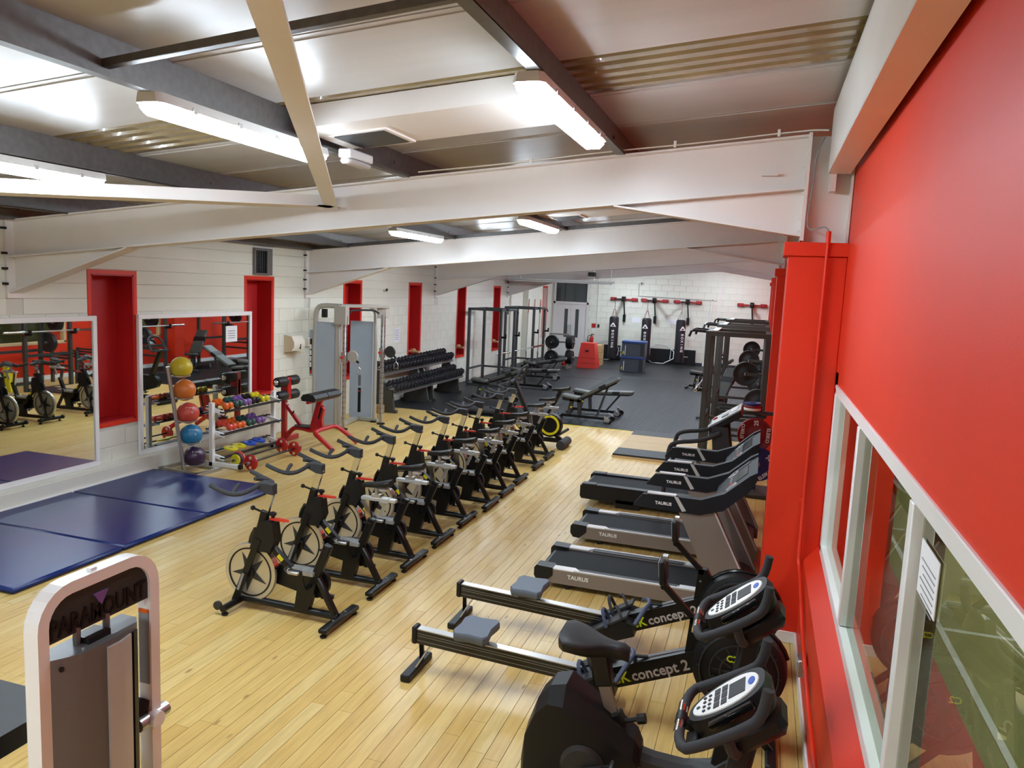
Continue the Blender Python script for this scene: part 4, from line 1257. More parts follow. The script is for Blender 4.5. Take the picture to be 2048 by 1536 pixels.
# ================================================================ UPRIGHT BIKES
def upright(dz=0.0, bike=True):
    t = thing('upright_bike' if bike else 'step_machine', 'upright bike', 'bike' if bike else 'step machine')
    S = 0.45
    X = lambda m_: m_.shift(S)
    if bike: secs = []
    for x, zs, zt, w2, wr_ in () if not bike else ((-1.04, 0.16, 0.18, 0.10, 0.05), (-1.02, 0.30, 0.34, 0.13, 0.06), (-0.97, 0.43, 0.49, 0.14, 0.07), (-0.905, 0.50, 0.575, 0.14, 0.075), (-0.82, 0.50, 0.60, 0.14, 0.08), (-0.62, 0.385, 0.475, 0.135, 0.075), (-0.45, 0.28, 0.365, 0.12, 0.065), (-0.42, 0.24, 0.31, 0.10, 0.05)):
        secs.append([(x, -w2, 0.06), (x, -w2, zs), (x, -wr_, zt), (x, wr_, zt), (x, w2, zs), (x, w2, 0.06)])
    if bike:
        X(MB().loft(secs)).build('drive_shell', 'black_plastic', t, sharp=18)
        X(MB().lathe([(0.02, -0.165), (0.10, -0.16), (0.12, -0.14), (0.12, 0.14), (0.10, 0.16), (0.02, 0.165)], (-0.70, 0, 0.20), 'y', 24)).build('crank_disc', 'charcoal', t)
        cr = MB().bar((-0.70, -0.18, 0.20), (-0.54, -0.19, 0.26), 0.016, 0.035).bar((-0.70, 0.18, 0.20), (-0.86, 0.19, 0.14), 0.016, 0.035)
        X(cr).build('crank', 'dark_grey', t)
        for x, y, z in ((-0.54, -0.25, 0.265), (-0.86, 0.25, 0.135)):
            pd = X(MB().xbox(x - 0.055, x + 0.055, y - 0.045, y + 0.045, z - 0.014, z + 0.014, 0.006)).build('pedal', 'black_plastic', t)
            X(MB().tube([(x - 0.01, y - 0.05, z), (x + 0.01, y - 0.045, z + 0.06), (x + 0.01, y + 0.045, z + 0.06), (x - 0.01, y + 0.05, z)], 0.009, 6, sm=1)).build('pedal_strap', 'charcoal', pd)
        secs = []
        for x, z, h in ((-0.50, 0.29, 0.06), (-0.35, 0.265, 0.06), (-0.20, 0.26, 0.06), (-0.08, 0.29, 0.07), (0.02, 0.38, 0.08)):
            secs.append([(x, -0.055, z - h), (x, 0.055, z - h), (x, 0.06, z - 0.015), (x, 0.03, z + 0.01), (x, -0.03, z + 0.01), (x, -0.06, z - 0.015)])
        X(MB().loft(secs)).build('step_through_beam', 'charcoal', t)
    else:
        secs = [[(x, y * 0.16, z) for y, z in ((-1, 0.02), (-1, h * 0.7), (-0.6, h), (0.6, h), (1, h * 0.7), (1, 0.02))] for x, h in ((-0.30, 0.22), (-0.2, 0.32), (0.0, 0.36), (0.12, 0.25))]
        X(MB().loft(secs)).build('drive_shell', 'black_plastic', t, sharp=18)
        for sy in (-1, 1):
            X(MB().bar((-0.1, sy * 0.19, 0.22), (-0.62, sy * 0.19, 0.16 + 0.05 * sy), 0.04, 0.05)).build('pedal_arm', 'charcoal', t)
            X(MB().box((-0.66, sy * 0.19, 0.18 + 0.05 * sy), (0.34, 0.14, 0.03), None, 0.01)).build('step_pedal', 'black_plastic', t)
    X(MB().bar((-0.03, 0, 0.26), (0.08, 0, 1.06 + dz), 0.10, 0.09, b=0.02)).build('mast', 'black_plastic', t)
    X(MB().xbox(0.13, 0.20, -0.26, 0.26, 0.0, 0.06, 0.015)).build('front_foot', 'charcoal', t)
    X(MB().bar((0.0, 0, 0.26), (0.165, 0, 0.05), 0.08, 0.07)).build('front_strut', 'black_plastic', t)
    X(MB().xbox(-0.97, -0.90, -0.26, 0.26, 0.0, 0.06, 0.015)).build('rear_foot', 'charcoal', t)
    if bike:
        X(MB().bar((-0.555, 0, 0.36), (-0.655, 0, 0.66), 0.03, 0.062)).build('seat_post', 'taupe', t)
        cl = X(MB().bar((-0.53, 0, 0.34), (-0.585, 0, 0.455), 0.07, 0.10, b=0.01)).build('post_clamp', 'black_plastic', t)
        X(MB().cyl((-0.52, 0, 0.42), (-0.45, 0, 0.445), 0.012, n=8).cyl((-0.45, 0, 0.445), (-0.41, 0, 0.458), 0.028, n=8)).build('post_knob', 'black_plastic', cl)
        X(MB().bar((-0.635, 0, 0.60), (-0.675, 0, 0.79), 0.08, 0.10, b=0.01)).build('seat_mount', 'black_metal', t)
        m_ = saddle_mb(0.0, 0.355, 0.0, 0.15, 0.04, 0.08, n=18, k=12, mid=0.50)
        m_.v = [(-0.515 - x, y, z + 0.845) for x, y, z in m_.v]
        X(m_).build('saddle', 'vinyl_black', t)
    # console
    d = Vector((0.24, 0, 0.20)).normalized()
    nrm = Vector((-d.z, 0, d.x))
    o0 = Vector((-0.115 + S, 0, 1.075 + dz))
    R = Matrix((d, Vector((0, 1, 0)), d.cross(Vector((0, 1, 0))))).transposed()
    up_ = d.cross(Vector((0, 1, 0)))
    if up_.z < 0: up_ = -up_
    P = lambda u, v, h=0: tuple(o0 + d * u + Vector((0, v, 0)) + up_ * h)
    def oval(u0, u1, hv, h, n=28, p=0.8):
        pts = []
        for i in range(n):
            a = 2 * PI * i / n
            c_, s_ = math.cos(a), math.sin(a)
            u = (u0 + u1) / 2 + (u1 - u0) / 2 * math.copysign(abs(c_) ** p, c_)
            pts.append(P(u, hv * math.copysign(abs(s_) ** p, s_) * (0.86 + 0.14 * c_), h))
        return pts
    cs = MB().loft([oval(-0.05, 0.30, 0.135, -0.09), oval(-0.05, 0.33, 0.155, -0.02), oval(-0.04, 0.32, 0.148, 0.015)]).build('console', 'black_plastic', t)
    MB().loft([oval(-0.02, 0.295, 0.122, 0.012, p=0.95), oval(-0.017, 0.292, 0.12, 0.02, p=0.95)]).build('face_plate', 'print_white', cs)
    MB().box(P(0.195, 0, 0.021), (0.075, 0.115, 0.004), R).build('display', 'dark_grey', cs)
    MB().loft([[P(0.262 + 0.016 * math.cos(a), 0.03 * math.sin(a), h) for a in [2 * PI * i / 12 for i in range(12)]] for h in (0.02, 0.023)]).build('maker_badge', 'royal', cs)
    for u in (0.10, 0.135):
        for v in (-0.052, 0.0, 0.052):
            MB().box(P(u, v, 0.021), (0.026, 0.042, 0.004), R).build('key_window', 'dark_grey', cs)
    for u in (0.04, 0.065):
        for v in (-0.05, -0.017, 0.017, 0.05):
            MB().cyl(P(u, v, 0.019), P(u, v, 0.024), 0.008, n=8).build('button', 'dark_grey', cs)
    MB().cyl(P(0.01, 0, 0.019), P(0.01, 0, 0.024), 0.009, n=8).build('start_button', 'bottle_green', cs)
    MB().box(P(0.16, -0.155, 0.0), (0.20, 0.03, 0.03), R, 0.006).build('reading_rack', 'black_gloss', cs)
    MB().box(P(-0.06, -0.06, -0.05), (0.06, 0.10, 0.03), R, 0.006).build('console_chin', 'charcoal', cs)
    MB().box(P(0.17, 0, -0.14), (0.26, 0.20, 0.10), R, 0.03).build('console_back', 'black_plastic', cs)
    half = [(0.13, 0.22, 1.34), (0.115, 0.225, 1.23), (0.06, 0.235, 1.18), (-0.08, 0.245, 1.09), (-0.185, 0.235, 1.035)]
    hb = MB().tube([(x + S, -y, z + dz) for x, y, z in half] + [(x + S, y, z + dz) for x, y, z in half[::-1]], 0.021, 10, sm=2).build('handlebar', 'foam', t)
    zz = 1.035 + dz
    for sy in (-1, 1):
        MB().tube([(-0.185 + S, sy * 0.035, zz), (-0.185 + S, sy * 0.12, zz)], 0.0225, 10).build('pulse_sensor', 'chrome', hb)
    MB().tube([(-0.185 + S, -0.035, zz), (-0.185 + S, 0.035, zz)], 0.024, 10).build('grip_join', 'black_plastic', hb)
    MB().bar((-0.185 + S, 0, zz - 0.005), (0.03 + S, 0, zz - 0.055), 0.05, 0.03).build('handlebar_stem', 'black_metal', t)
    for sy in (-1, 1):
        MB().tube([(0.0 + S, sy * 0.235, 1.13 + dz), (0.03 + S, sy * 0.16, 1.02 + dz), (0.05 + S, sy * 0.03, 0.98 + dz)], 0.022, 8, sm=1).build('handlebar_brace', 'foam', t)
    return t
u1 = upright()
u1.location = (-0.45, 3.80, 0)
tag(u1, 'black upright exercise bike with broad saddle, next to the rowing machines', 'bike')
u2 = upright(-0.115, False)
u2.location = (-0.45, 3.05, 0)
tag(u2, 'black step machine with white oval console, cut off by the bottom picture edge', 'step machine')

# ================================================================ WEIGHT STACK MACHINE (lower left)
t = thing('weight_machine', 'white arched weight stack machine with grey shroud and black seat pad', 'weight machine', (-2.05, 1.94, 0))
def arch(y0, y1, z1, r, n=6):
    pts = [(y0, 0.0), (y0, z1 - r)]
    for i in range(1, n):
        a = PI - PI / 2 * i / n
        pts.append((y0 + r + r * math.cos(a), z1 - r + r * math.sin(a)))
    pts.append((y0 + r, z1)); pts.append((y1 - r, z1 - 0.0))
    for i in range(1, n):
        a = PI / 2 - PI / 2 * i / n
        pts.append((y1 - r + r * math.cos(a), z1 - r + r * math.sin(a)))
    pts += [(y1, z1 - r), (y1, 0.0)]
    return pts
o_ = arch(-0.23, 0.275, 1.64, 0.13); i_ = arch(-0.19, 0.232, 1.60, 0.09)
fr = MB()
n = len(o_)
for k in range(n - 1):
    q = [o_[k], o_[k + 1], i_[k + 1], i_[k]]
    fr.prism(q, 'x', -0.058, 0.0)
fr.build('arch_frame', 'gloss_white', t)
hd = [p for p in i_ if p[1] > 1.40]
hd = [(-0.19, 1.455)] + hd + [(0.232, 1.455)]
bd = MB().prism(hd, 'x', -0.04, -0.012).build('header_board', 'charcoal', t)
text('PARAMOUNT', 0.09, 'black_metal', bd, basis((-0.0105, 0.02, 1.495), (0, 1, 0), (0, 0, 1)) @ Matrix.Diagonal((0.72, 1, 1, 1)), 0.002, bold=True)
MB().prism([(-0.01, 1.56), (0.05, 1.56), (0.02, 1.515)], 'x', -0.012, -0.006).build('triangle_emblem', 'violet', bd)
MB().xbox(-0.035, -0.015, -0.012, 0.012, 1.64, 1.65).build('top_lug', 'gloss_white', t)
sh = MB().prism([(-0.07, -0.19), (0.0, -0.19), (0.05, -0.12), (0.055, 0.03), (0.035, 0.13), (0.0, 0.165), (-0.07, 0.165)], 'z', 0.15, 1.41).build('stack_shroud', 'shroud_grey', t)
MB().prism([(0.05, -0.02), (0.062, -0.02), (0.066, 0.03), (0.05, 0.09), (0.04, 0.09)], 'z', 0.18, 1.39).build('shroud_face', 'silver_plastic', sh)
MB().prism([(0.035, 0.10), (0.05, 0.10), (0.042, 0.125), (0.03, 0.125)], 'z', 0.18, 1.39).build('shroud_slot', 'black_metal', sh)
for y in (-0.07, 0.05):
    MB().cyl((-0.02, y, 1.40), (-0.02, y, 1.47), 0.012, n=8).build('guide_rod', 'steel_grey', t)
MB().xbox(-0.05, 0.02, -0.06, 0.03, 1.41, 1.43).build('stack_top', 'black_metal', t)
MB().cyl((0.018, -0.165, 1.375), (0.024, -0.170, 1.375), 0.008, n=8).build('rivet', 'black_metal', sh)
MB().xbox(-0.052, -0.008, 0.228, 0.2325, 1.12, 1.40).build('instruction_sticker', 'print_grey', t)
MB().xbox(-0.052, -0.008, 0.2275, 0.2324, 1.395, 1.41).build('sticker_band', 'orange', t)
kn = MB().cyl((-0.01, 0.17, 0.985), (-0.01, 0.31, 0.985), 0.026, n=14).build('pivot_bush', 'satin', t)
MB().cyl((-0.01, 0.235, 0.985), (0.03, 0.235, 0.985), 0.03, n=14).build('pivot_cap', 'gloss_white', kn)
MB().cyl((-0.04, 0.19, 1.0), (-0.04, 0.235, 1.05), 0.028, n=12).build('pivot_grip', 'black_plastic', kn)
MB().xbox(-0.16, 0.06, -0.33, 0.33, 0.0, 0.06, 0.01).build('base_foot', 'gloss_white', t)
MB().xbox(-0.75, -0.1, -0.05, 0.05, 0.02, 0.09, 0.01).build('base_beam', 'gloss_white', t)
MB().bar((-0.50, -0.12, 0.08), (-0.50, -0.12, 0.97), 0.07, 0.07).build('seat_column', 'gloss_white', t)
MB().loft([[(x, y, z) for x, y in ((-0.64, -0.36), (-0.36, -0.36), (-0.30, -0.26), (-0.30, 0.04), (-0.36, 0.14), (-0.64, 0.14), (-0.7, 0.04), (-0.7, -0.26))] for z in (0.97, 1.05)]).build('seat_pad', 'vinyl_black', t)
MB().bar((-0.68, -0.12, 1.0), (-0.80, -0.12, 1.35), 0.36, 0.08, (0, 1, 0), b=0.03).build('back_pad', 'vinyl_black', t)
# ================================================================ MIRROR WALL CORNER
def mirror(y0, y1, z0, z1, label):
    t = thing('wall_mirror', label, 'mirror', (XL + 0.012, (y0 + y1) / 2, z0))
    h = (y1 - y0) / 2; hh = z1 - z0
    e = 0.06
    f = MB().xbox(0, 0.045, -h, h, 0, e, 0.004).xbox(0, 0.045, -h, h, hh - e, hh, 0.004).xbox(0, 0.045, -h, -h + e, e, hh - e, 0.004).xbox(0, 0.045, h - e, h, e, hh - e, 0.004)
    f.build('mirror_frame', 'gloss_white', t)
    MB().xbox(0.01, 0.03, -h + e, h - e, e, hh - e).build('mirror_glass', 'mirror', t)
    return t
mirror(4.3, 7.27, 0.236, 2.07, 'large white framed wall mirror behind the blue mat')
mirror(7.92, 10.23, 0.236, 2.07, 'white framed wall mirror behind the medicine ball stand')
pn = MB().xbox(XL + 0.044, XL + 0.047, 9.62, 9.88, 1.62, 1.86).build('paper_notice', 'paper')
tag(pn, 'white notice stuck on the mirror behind the medicine balls', 'notice')
for i in range(4):
    MB().xbox(XL + 0.0465, XL + 0.0485, 9.67, 9.83, 1.78 - i * 0.035, 1.79 - i * 0.035).build('printed_line', 'print_grey', pn)

# blue mats
def mat_panel(y0, y1, label):
    o = MB().xbox(-7.46, -5.55, y0 + 0.004, y1 - 0.004, 0.0, 0.055, 0.02).build('exercise_mat', 'blue_mat')
    tag(o, label, 'mat', 'blue exercise mats')
mat_panel(4.42, 5.56, 'blue vinyl exercise mat at the open end, farthest from the ball stand')
mat_panel(5.56, 6.72, 'blue vinyl exercise mat in the middle of the three')
mat_panel(6.72, 8.0, 'blue vinyl exercise mat touching the medicine ball stand')

# medicine ball stand
bs = thing('ball_stand', 'silver leaning stand holding five medicine balls', 'ball stand', (-7.15, 8.2, 0))
MB().tube([(0.0, 0.0, 0.03), (-0.06, -0.21, 1.42)], 0.026, 10).build('pole', 'satin', bs)
ft = MB().bar((-0.34, -0.04, 0.02), (0.32, -0.12, 0.02), 0.05, 0.04).bar((0.30, -0.14, 0.02), (0.34, 0.30, 0.02), 0.05, 0.04).bar((-0.34, -0.06, 0.02), (-0.30, 0.34, 0.02), 0.05, 0.04).bar((-0.30, 0.32, 0.02), (0.34, 0.28, 0.02), 0.04, 0.03)
ft.build('base_frame', 'satin', bs)
BALLS = [('ball_yellow', 1.40, 'yellow medicine ball at the top of the silver stand', '9'), ('ball_orange', 1.10, 'orange medicine ball second from the top of the stand', '7'), ('ball_red', 0.79, 'red medicine ball marked 8 in the middle of the stand', '8'), ('ball_blue', 0.49, 'blue medicine ball just above the purple one', '9'), ('plum', 0.185, 'dark purple medicine ball at the bottom of the stand', '6')]
for i, (c, z, lb, num) in enumerate(BALLS):
    s_ = z / 1.42
    px_, py_ = -0.06 * s_, -0.21 * s_
    bx_, by_ = px_ + 0.06, py_ + 0.17
    MB().tube([(bx_ + 0.11 * math.cos(a), by_ + 0.11 * math.sin(a), z - 0.105) for a in [2 * PI * k / 14 for k in range(14)]], 0.009, 5, closed=True).tube([(px_, py_, z - 0.105), (bx_, by_ - 0.11, z - 0.105)], 0.012, 6).build('ball_ring', 'satin', bs)
    b_ = MB().sphere((0, 0, 0), 0.142, 24).build('medicine_ball', c, loc=(-7.15 + bx_, 8.2 + by_, z))
    tag(b_, lb, 'ball', 'medicine balls on the stand')
    if i >= 2:
        d = Vector((0.86, -0.48, 0.18)).normalized()
        o = d * 0.1425
        if i < 4: text(num, 0.05, 'print_white', b_, basis(tuple(o), Vector((0.8, 0.6, 0)), (0, 0, 1)), 0.001, name='weight_number')
        d2 = Vector((0.66, -0.48, 0.58)).normalized()
        text('POWER', 0.034, 'print_white', b_, basis(tuple(d2 * 0.1425), Vector((0.8, 0.6, 0)), (-0.3, 0.4, 0.8)), 0.001, name='maker_print')

# white rack for vinyl dumbbells
vr = thing('dumbbell_rack', 'white framed rack of coloured dumbbells below the mirror', 'rack', (-7.05, 9.35, 0))
for sy in (-1, 1):
    y = sy * 0.70
    MB().xbox(-0.05, 0.01, y - 0.03, y + 0.03, 0.0, 0.88, 0.004).build('upright', 'gloss_white', vr)
    fo = MB().xbox(-0.35, 0.44, y - 0.03, y + 0.03, 0.0, 0.06, 0.004).build('foot', 'gloss_white', vr)
    MB().xbox(0.42, 0.47, y - 0.033, y + 0.033, 0.0, 0.065, 0.008).build('foot_cap', 'black_plastic', fo)
for k, z in enumerate((0.76, 0.45, 0.12)):
    for xx, dz_ in ((-0.12, 0.06), (0.12, 0.0)):
        MB().xbox(xx - 0.035, xx + 0.035, -0.67, 0.72, z + dz_ - 0.02, z + dz_, 0.003).build('shelf_rail', 'vinyl_black', vr)
    for sy in (-1, 1):
        MB().bar((-0.15, sy * 0.65, z + 0.04), (0.14, sy * 0.65, z - 0.025), 0.03, 0.05).build('shelf_bracket', 'gloss_white', vr)
def vinyl_db():
    m_ = MB()
    for s in (-1, 1):
        prof = []
        for h, r in ((0.055, 0.014), (0.062, 0.04), (0.078, 0.048), (0.108, 0.048), (0.125, 0.034)):
            prof.append((r, s * h))
        m_.lathe(prof, (0, 0, 0), 'x', 10)
    m_.cyl((-0.07, 0, 0), (0.07, 0, 0), 0.017, n=8)
    return m_
VD = {}
VC = {}
def place_vdb(colr, y, z, label, grp, rx=0.22):
    VC[grp] = VC.get(grp, 0) + 1
    label = label.replace(' on the', (', nearer the balls, on the' if VC[grp] == 1 else ', farther from the balls, on the'), 1)
    if colr not in VD:
        VD[colr] = vinyl_db().mesh('dumbbell', colr)
    o = link('dumbbell', VD[colr], None, None, None, (-7.05, y, z), (0, rx, random.uniform(-0.06, 0.06)))
    tag(o, label, 'dumbbell', grp)
zt_ = 0.76 + 0.078
for y in (8.80, 8.89):
    place_vdb('orange', y, zt_, 'orange vinyl dumbbell on the top shelf of the white rack', 'orange dumbbells, top shelf')
for y in (9.02, 9.115):
    place_vdb('bottle_green', y, zt_, 'dark green vinyl dumbbell on the top shelf of the white rack', 'green dumbbells, top shelf')
for y in (9.21, 9.305):
    place_vdb('violet', y, zt_, 'purple vinyl dumbbell on the top shelf of the white rack', 'purple dumbbells, top shelf')
for y in (9.40, 9.50):
    place_vdb('black_plastic', y, zt_, 'black vinyl dumbbell on the top shelf of the white rack', 'black dumbbells, top shelf')
for y in (9.62, 9.72):
    place_vdb('yellow', y, zt_ + 0.0, 'yellow vinyl dumbbell on the top shelf of the white rack', 'yellow dumbbells, top shelf')
zt_ = 0.45 + 0.078
for y in (8.88, 8.975):
    place_vdb('coral', y, zt_, 'coral red vinyl dumbbell on the middle shelf of the white rack', 'coral dumbbells, middle shelf')
for y in (9.075, 9.17):
    place_vdb('orange', y, zt_, 'orange vinyl dumbbell on the middle shelf of the white rack', 'orange dumbbells, middle shelf')
for y in (9.30, 9.40):
    place_vdb('bottle_green', y, zt_, 'dark green vinyl dumbbell on the middle shelf of the white rack', 'green dumbbells, middle shelf')
for y in (9.53, 9.63):
    place_vdb('violet', y, zt_, 'purple vinyl dumbbell on the middle shelf of the white rack', 'purple dumbbells, middle shelf')
def vplate(colr, loc, label, grp):
    o = MB().lathe([(0.03, -0.012), (0.085, -0.014), (0.10, -0.008), (0.10, 0.008), (0.085, 0.014), (0.03, 0.012)], (0, 0, 0), 'z', 20, closed=True).build('weight_plate', colr, None, None, None, loc, (0, 0.2, 0))
    tag(o, label, 'weight plate', grp)
vplate('yellow', (-7.02, 8.98, 0.19), 'yellow vinyl weight plate at the open end of the bottom shelf', 'yellow plates on the bottom shelf')
vplate('yellow', (-7.02, 9.16, 0.195), 'yellow vinyl weight plate next to the blue ones on the bottom shelf', 'yellow plates on the bottom shelf')
vplate('royal', (-7.02, 9.40, 0.19), 'blue vinyl weight plate next to the yellow ones on the bottom shelf', 'blue plates on the bottom shelf')
vplate('royal', (-7.02, 9.62, 0.195), 'blue vinyl weight plate at the far end of the bottom shelf', 'blue plates on the bottom shelf')

# studio barbells on the floor
def studio_bar(loc, label, small):
    t = thing('studio_barbell', label, 'barbell', loc, 0.0, 'studio barbells on the floor')
    MB().cyl((0, -0.63, 0.108), (0, 0.63, 0.108), 0.0125, n=10).build('bar', 'black_metal', t)
    for s in (-1, 1):
        if s < 0 and small:
            seq = (('yellow', 0.075, -0.56), ('plum', 0.095, -0.525), ('coral', 0.107, -0.49))
        else:
            seq = (('plate_coral', 0.107, s * 0.51),)
        for c_, r, y in seq:
            c_ = 'red_frame' if c_ == 'plate_coral' else c_
            p = MB().lathe([(0.014, -0.015), (r * 0.9, -0.015), (r, -0.008), (r, 0.008), (r * 0.9, 0.015), (0.014, 0.015)], (0, y, 0.108), 'y', 24).build('plate', c_, t)
            if r > 0.1:
                for a in (PI / 2, -PI / 2, 0, PI):
                    if a in (0, PI): continue
                    MB().lathe([(0.001, -0.017), (0.022, -0.017), (0.022, 0.017), (0.001, 0.017)], (0.068 * math.cos(a), y, 0.108 + 0.068 * math.sin(a)), 'y', 10).build('grip_hole', 'dispenser_tan', p)
        MB().cyl((0, s * 0.545, 0.108), (0, s * 0.60, 0.108), 0.022, n=10).build('collar', 'satin', t)
    return t
studio_bar((-6.45, 9.18, 0), 'studio barbell with red plates, the one nearer the bikes', False)
studio_bar((-6.73, 9.27, 0), 'studio barbell with yellow and red plates, half under the white rack', True)

# ---- red roman chair
gh = thing('roman_chair', 'red and black back extension bench beside the white dumbbell rack', 'exercise bench', (-6.7, 10.47, 0))
MB().xbox(-0.50, -0.42, -0.36, 0.36, 0.0, 0.08, 0.01).build('front_foot', 'red_frame', gh)
MB().bar((-0.46, 0, 0.06), (-0.46, 0, 0.95), 0.07, 0.08, b=0.008).build('post', 'red_frame', gh)
MB().tube([(-0.44, 0, 0.06), (-0.30, 0, 0.24), (-0.16, 0, 0.26), (0.06, 0, 0.22), (0.16, 0, 0.30)], 0.038, 10, sm=2).build('spine', 'red_frame', gh)
MB().bar((-0.42, 0, 0.60), (-0.16, 0, 0.30), 0.05, 0.05).build('strut', 'red_frame', gh)
MB().bar((-0.43, 0, 0.62), (-0.32, 0, 0.50), 0.036, 0.036).build('strut_slider', 'satin', gh)
MB().cyl((-0.30, -0.02, 0.46), (-0.27, -0.02, 0.52), 0.012, n=8).build('strut_pin', 'black_plastic', gh)
MB().loft([[(-0.10 + 0.16 * math.cos(a), 0.10 * math.sin(a), z) for a in [2 * PI * k / 16 for k in range(16)]] for z in (0.285, 0.30)]).build('foot_plate', 'charcoal', gh)
for z in (0.985, 0.76):
    for s in (-1, 1):
        rr = MB().lathe([(0.03, 0.035), (0.072, 0.035), (0.08, 0.05), (0.08, 0.255), (0.065, 0.275), (0.03, 0.275)], (-0.42, 0, z), 'y', 18)
        rr.v = [(x, y * s, zz) for x, y, zz in rr.v]
        rr = rr.build('foot_roller', 'vinyl_black', gh)
        MB().sphere((-0.42, s * 0.272, z), 0.045, 12).build('roller_cap', 'chrome', rr)
    MB().cyl((-0.42, -0.27, z), (-0.42, 0.27, z), 0.018, n=10).build('roller_axle', 'black_metal', gh)
MB().xbox(-0.50, -0.36, -0.05, 0.05, 0.70, 1.05, 0.01).build('roller_bracket', 'red_frame', gh)
MB().bar((0.06, 0, 0.26), (0.20, 0, 0.74), 0.07, 0.09, b=0.01).build('pad_arm', 'red_frame', gh)
MB().prism([(0.10, 0.26), (0.26, 0.26), (0.24, 0.42), (0.28, 0.60), (0.22, 0.66), (0.17, 0.6)], 'y', -0.03, 0.03).build('arm_plate', 'red_frame', gh)
MB().bar((0.185, -0.033, 0.44), (0.235, -0.033, 0.62), 0.004, 0.03).build('arm_slot', 'black_metal', gh)
MB().bar((0.22, -0.40, 0.74), (0.22, 0.42, 0.74), 0.05, 0.03).build('pad_rail', 'red_frame', gh)
MB().cyl((0.22, 0.42, 0.74), (0.22, 0.50, 0.74), 0.016, n=10).build('pad_handle', 'black_plastic', gh)
for s in (-1, 1):
    hp_ = MB().loft([[(0.22 + x, y, 0.81 + z) for x, z in ((-0.11, -0.05), (-0.13, 0.0), (-0.09, 0.05), (0.0, 0.065), (0.09, 0.05), (0.13, 0.0), (0.11, -0.05))] for y in (s * 0.01, s * 0.36, s * 0.385)])
    hp_.build('hip_pad', 'vinyl_black', gh)
MB().tube([(0.66, -0.36, 0.035), (0.42, -0.35, 0.20), (0.30, -0.33, 0.27), (0.28, -0.2, 0.285), (0.28, 0.2, 0.285), (0.30, 0.33, 0.27), (0.42, 0.35, 0.20), (0.66, 0.36, 0.035)], 0.036, 10, sm=2).build('rear_legs', 'red_frame', gh)

# ---- wall fixtures
vg = thing('vent_grille', 'grey barred vent high on the wall above the second red niche', 'vent', (XL, 10.52, 2.64))
MB().xbox(0, 0.05, -0.21, -0.18, 0, 0.42).xbox(0, 0.05, 0.10, 0.24, 0, 0.42).xbox(0, 0.05, -0.18, 0.10, 0, 0.03).xbox(0, 0.05, -0.18, 0.10, 0.38, 0.42).build('vent_frame', 'steel_grey', vg)
MB().xbox(0.002, 0.012, -0.18, 0.10, 0.03, 0.38).build('vent_glass', 'glass_dark', vg)
for i in range(5):
    MB().xbox(0.03, 0.042, -0.15 + i * 0.056, -0.143 + i * 0.056, 0.03, 0.38).build('bar', 'black_metal', vg)
for i in range(6):
    MB().xbox(0.028, 0.034, -0.18, 0.10, 0.06 + i * 0.06, 0.068 + i * 0.06).build('bar', 'black_metal', vg)
td = thing('towel_dispenser', 'cream wall mounted towel dispenser between red niche and cable machine', 'dispenser', (XL, 11.32, 1.36))
pf_ = [(0.0, 0.0), (0.14, 0.02), (0.20, 0.10), (0.20, 0.18), (0.15, 0.28), (0.0, 0.30)]
MB().prism(pf_, 'y', -0.16, 0.16).build('dispenser_case', 'dispenser', td)
MB().prism([(x * 1.01 + 0.001, z * 0.99 + 0.001) for x, z in pf_], 'y', -0.165, -0.159).build('dispenser_side', 'dispenser_tan', td)
MB().xbox(0.19, 0.204, 0.02, 0.04, 0.06, 0.14).build('level_slot', 'black_metal', td)
MB().xbox(0.02, 0.22, 0.0, 0.13, -0.015, 0.0).build('tray', 'dispenser_tan', td)
so = thing('wall_socket', 'white double wall socket beside the cable machine', 'socket', (XL, 11.9, 1.42))
MB().xbox(0, 0.06, -0.1, 0.1, 0, 0.16, 0.006).build('socket_box', 'dispenser', so)
MB().xbox(0.058, 0.064, -0.07, 0.0, 0.04, 0.12).build('rocker', 'dispenser_tan', so)
MB().tube([(0.02, 0.0, 0.16), (0.02, -0.02, 0.5), (0.02, 0.02, 0.9)], 0.009, 6, sm=1).build('cable', 'dispenser', so)
wn = MB().xbox(XL + 0.003, XL + 0.008, 15.24, 15.50, 1.30, 1.62).build('paper_notice', 'paper')
tag(wn, 'small printed notice on the white wall beside a red niche', 'notice')
for i in range(6):
    MB().xbox(XL + 0.0075, XL + 0.0095, 15.28, 15.46, 1.56 - 0.04 * i, 1.57 - 0.04 * i).build('printed_line', 'print_grey', wn)
for y, z, nm in ((16.40, 1.02, 'above the long dumbbell rack'), (19.2, 0.95, 'behind the first power cage post'), (22.03, 0.95, 'seen through the first power cage')):
    pg = thing('wall_peg', 'wooden storage peg in a red niche, ' + nm, 'peg', (XL - 0.05, y, z))
    MB().cyl((-0.2, 0.02, 0), (0.16, -0.06, 0.0), 0.03, n=10).build('peg_shaft', 'wood_peg', pg)
    MB().cyl((-0.10, 0.10, 0), (-0.06, 0.2, 0.0), 0.06, n=12).build('peg_boss', 'wood_peg', pg)
ws = thing('wall_sensor', 'small black bracket high on the white wall between two niches', 'bracket', (XL, 14.72, 2.43))
MB().cyl((0, 0, 0), (0.06, 0, 0), 0.03, n=10).build('mount', 'dispenser', ws)
MB().cyl((0.06, 0, 0), (0.10, -0.05, 0.02), 0.025, n=8).build('sensor_head', 'black_plastic', ws)

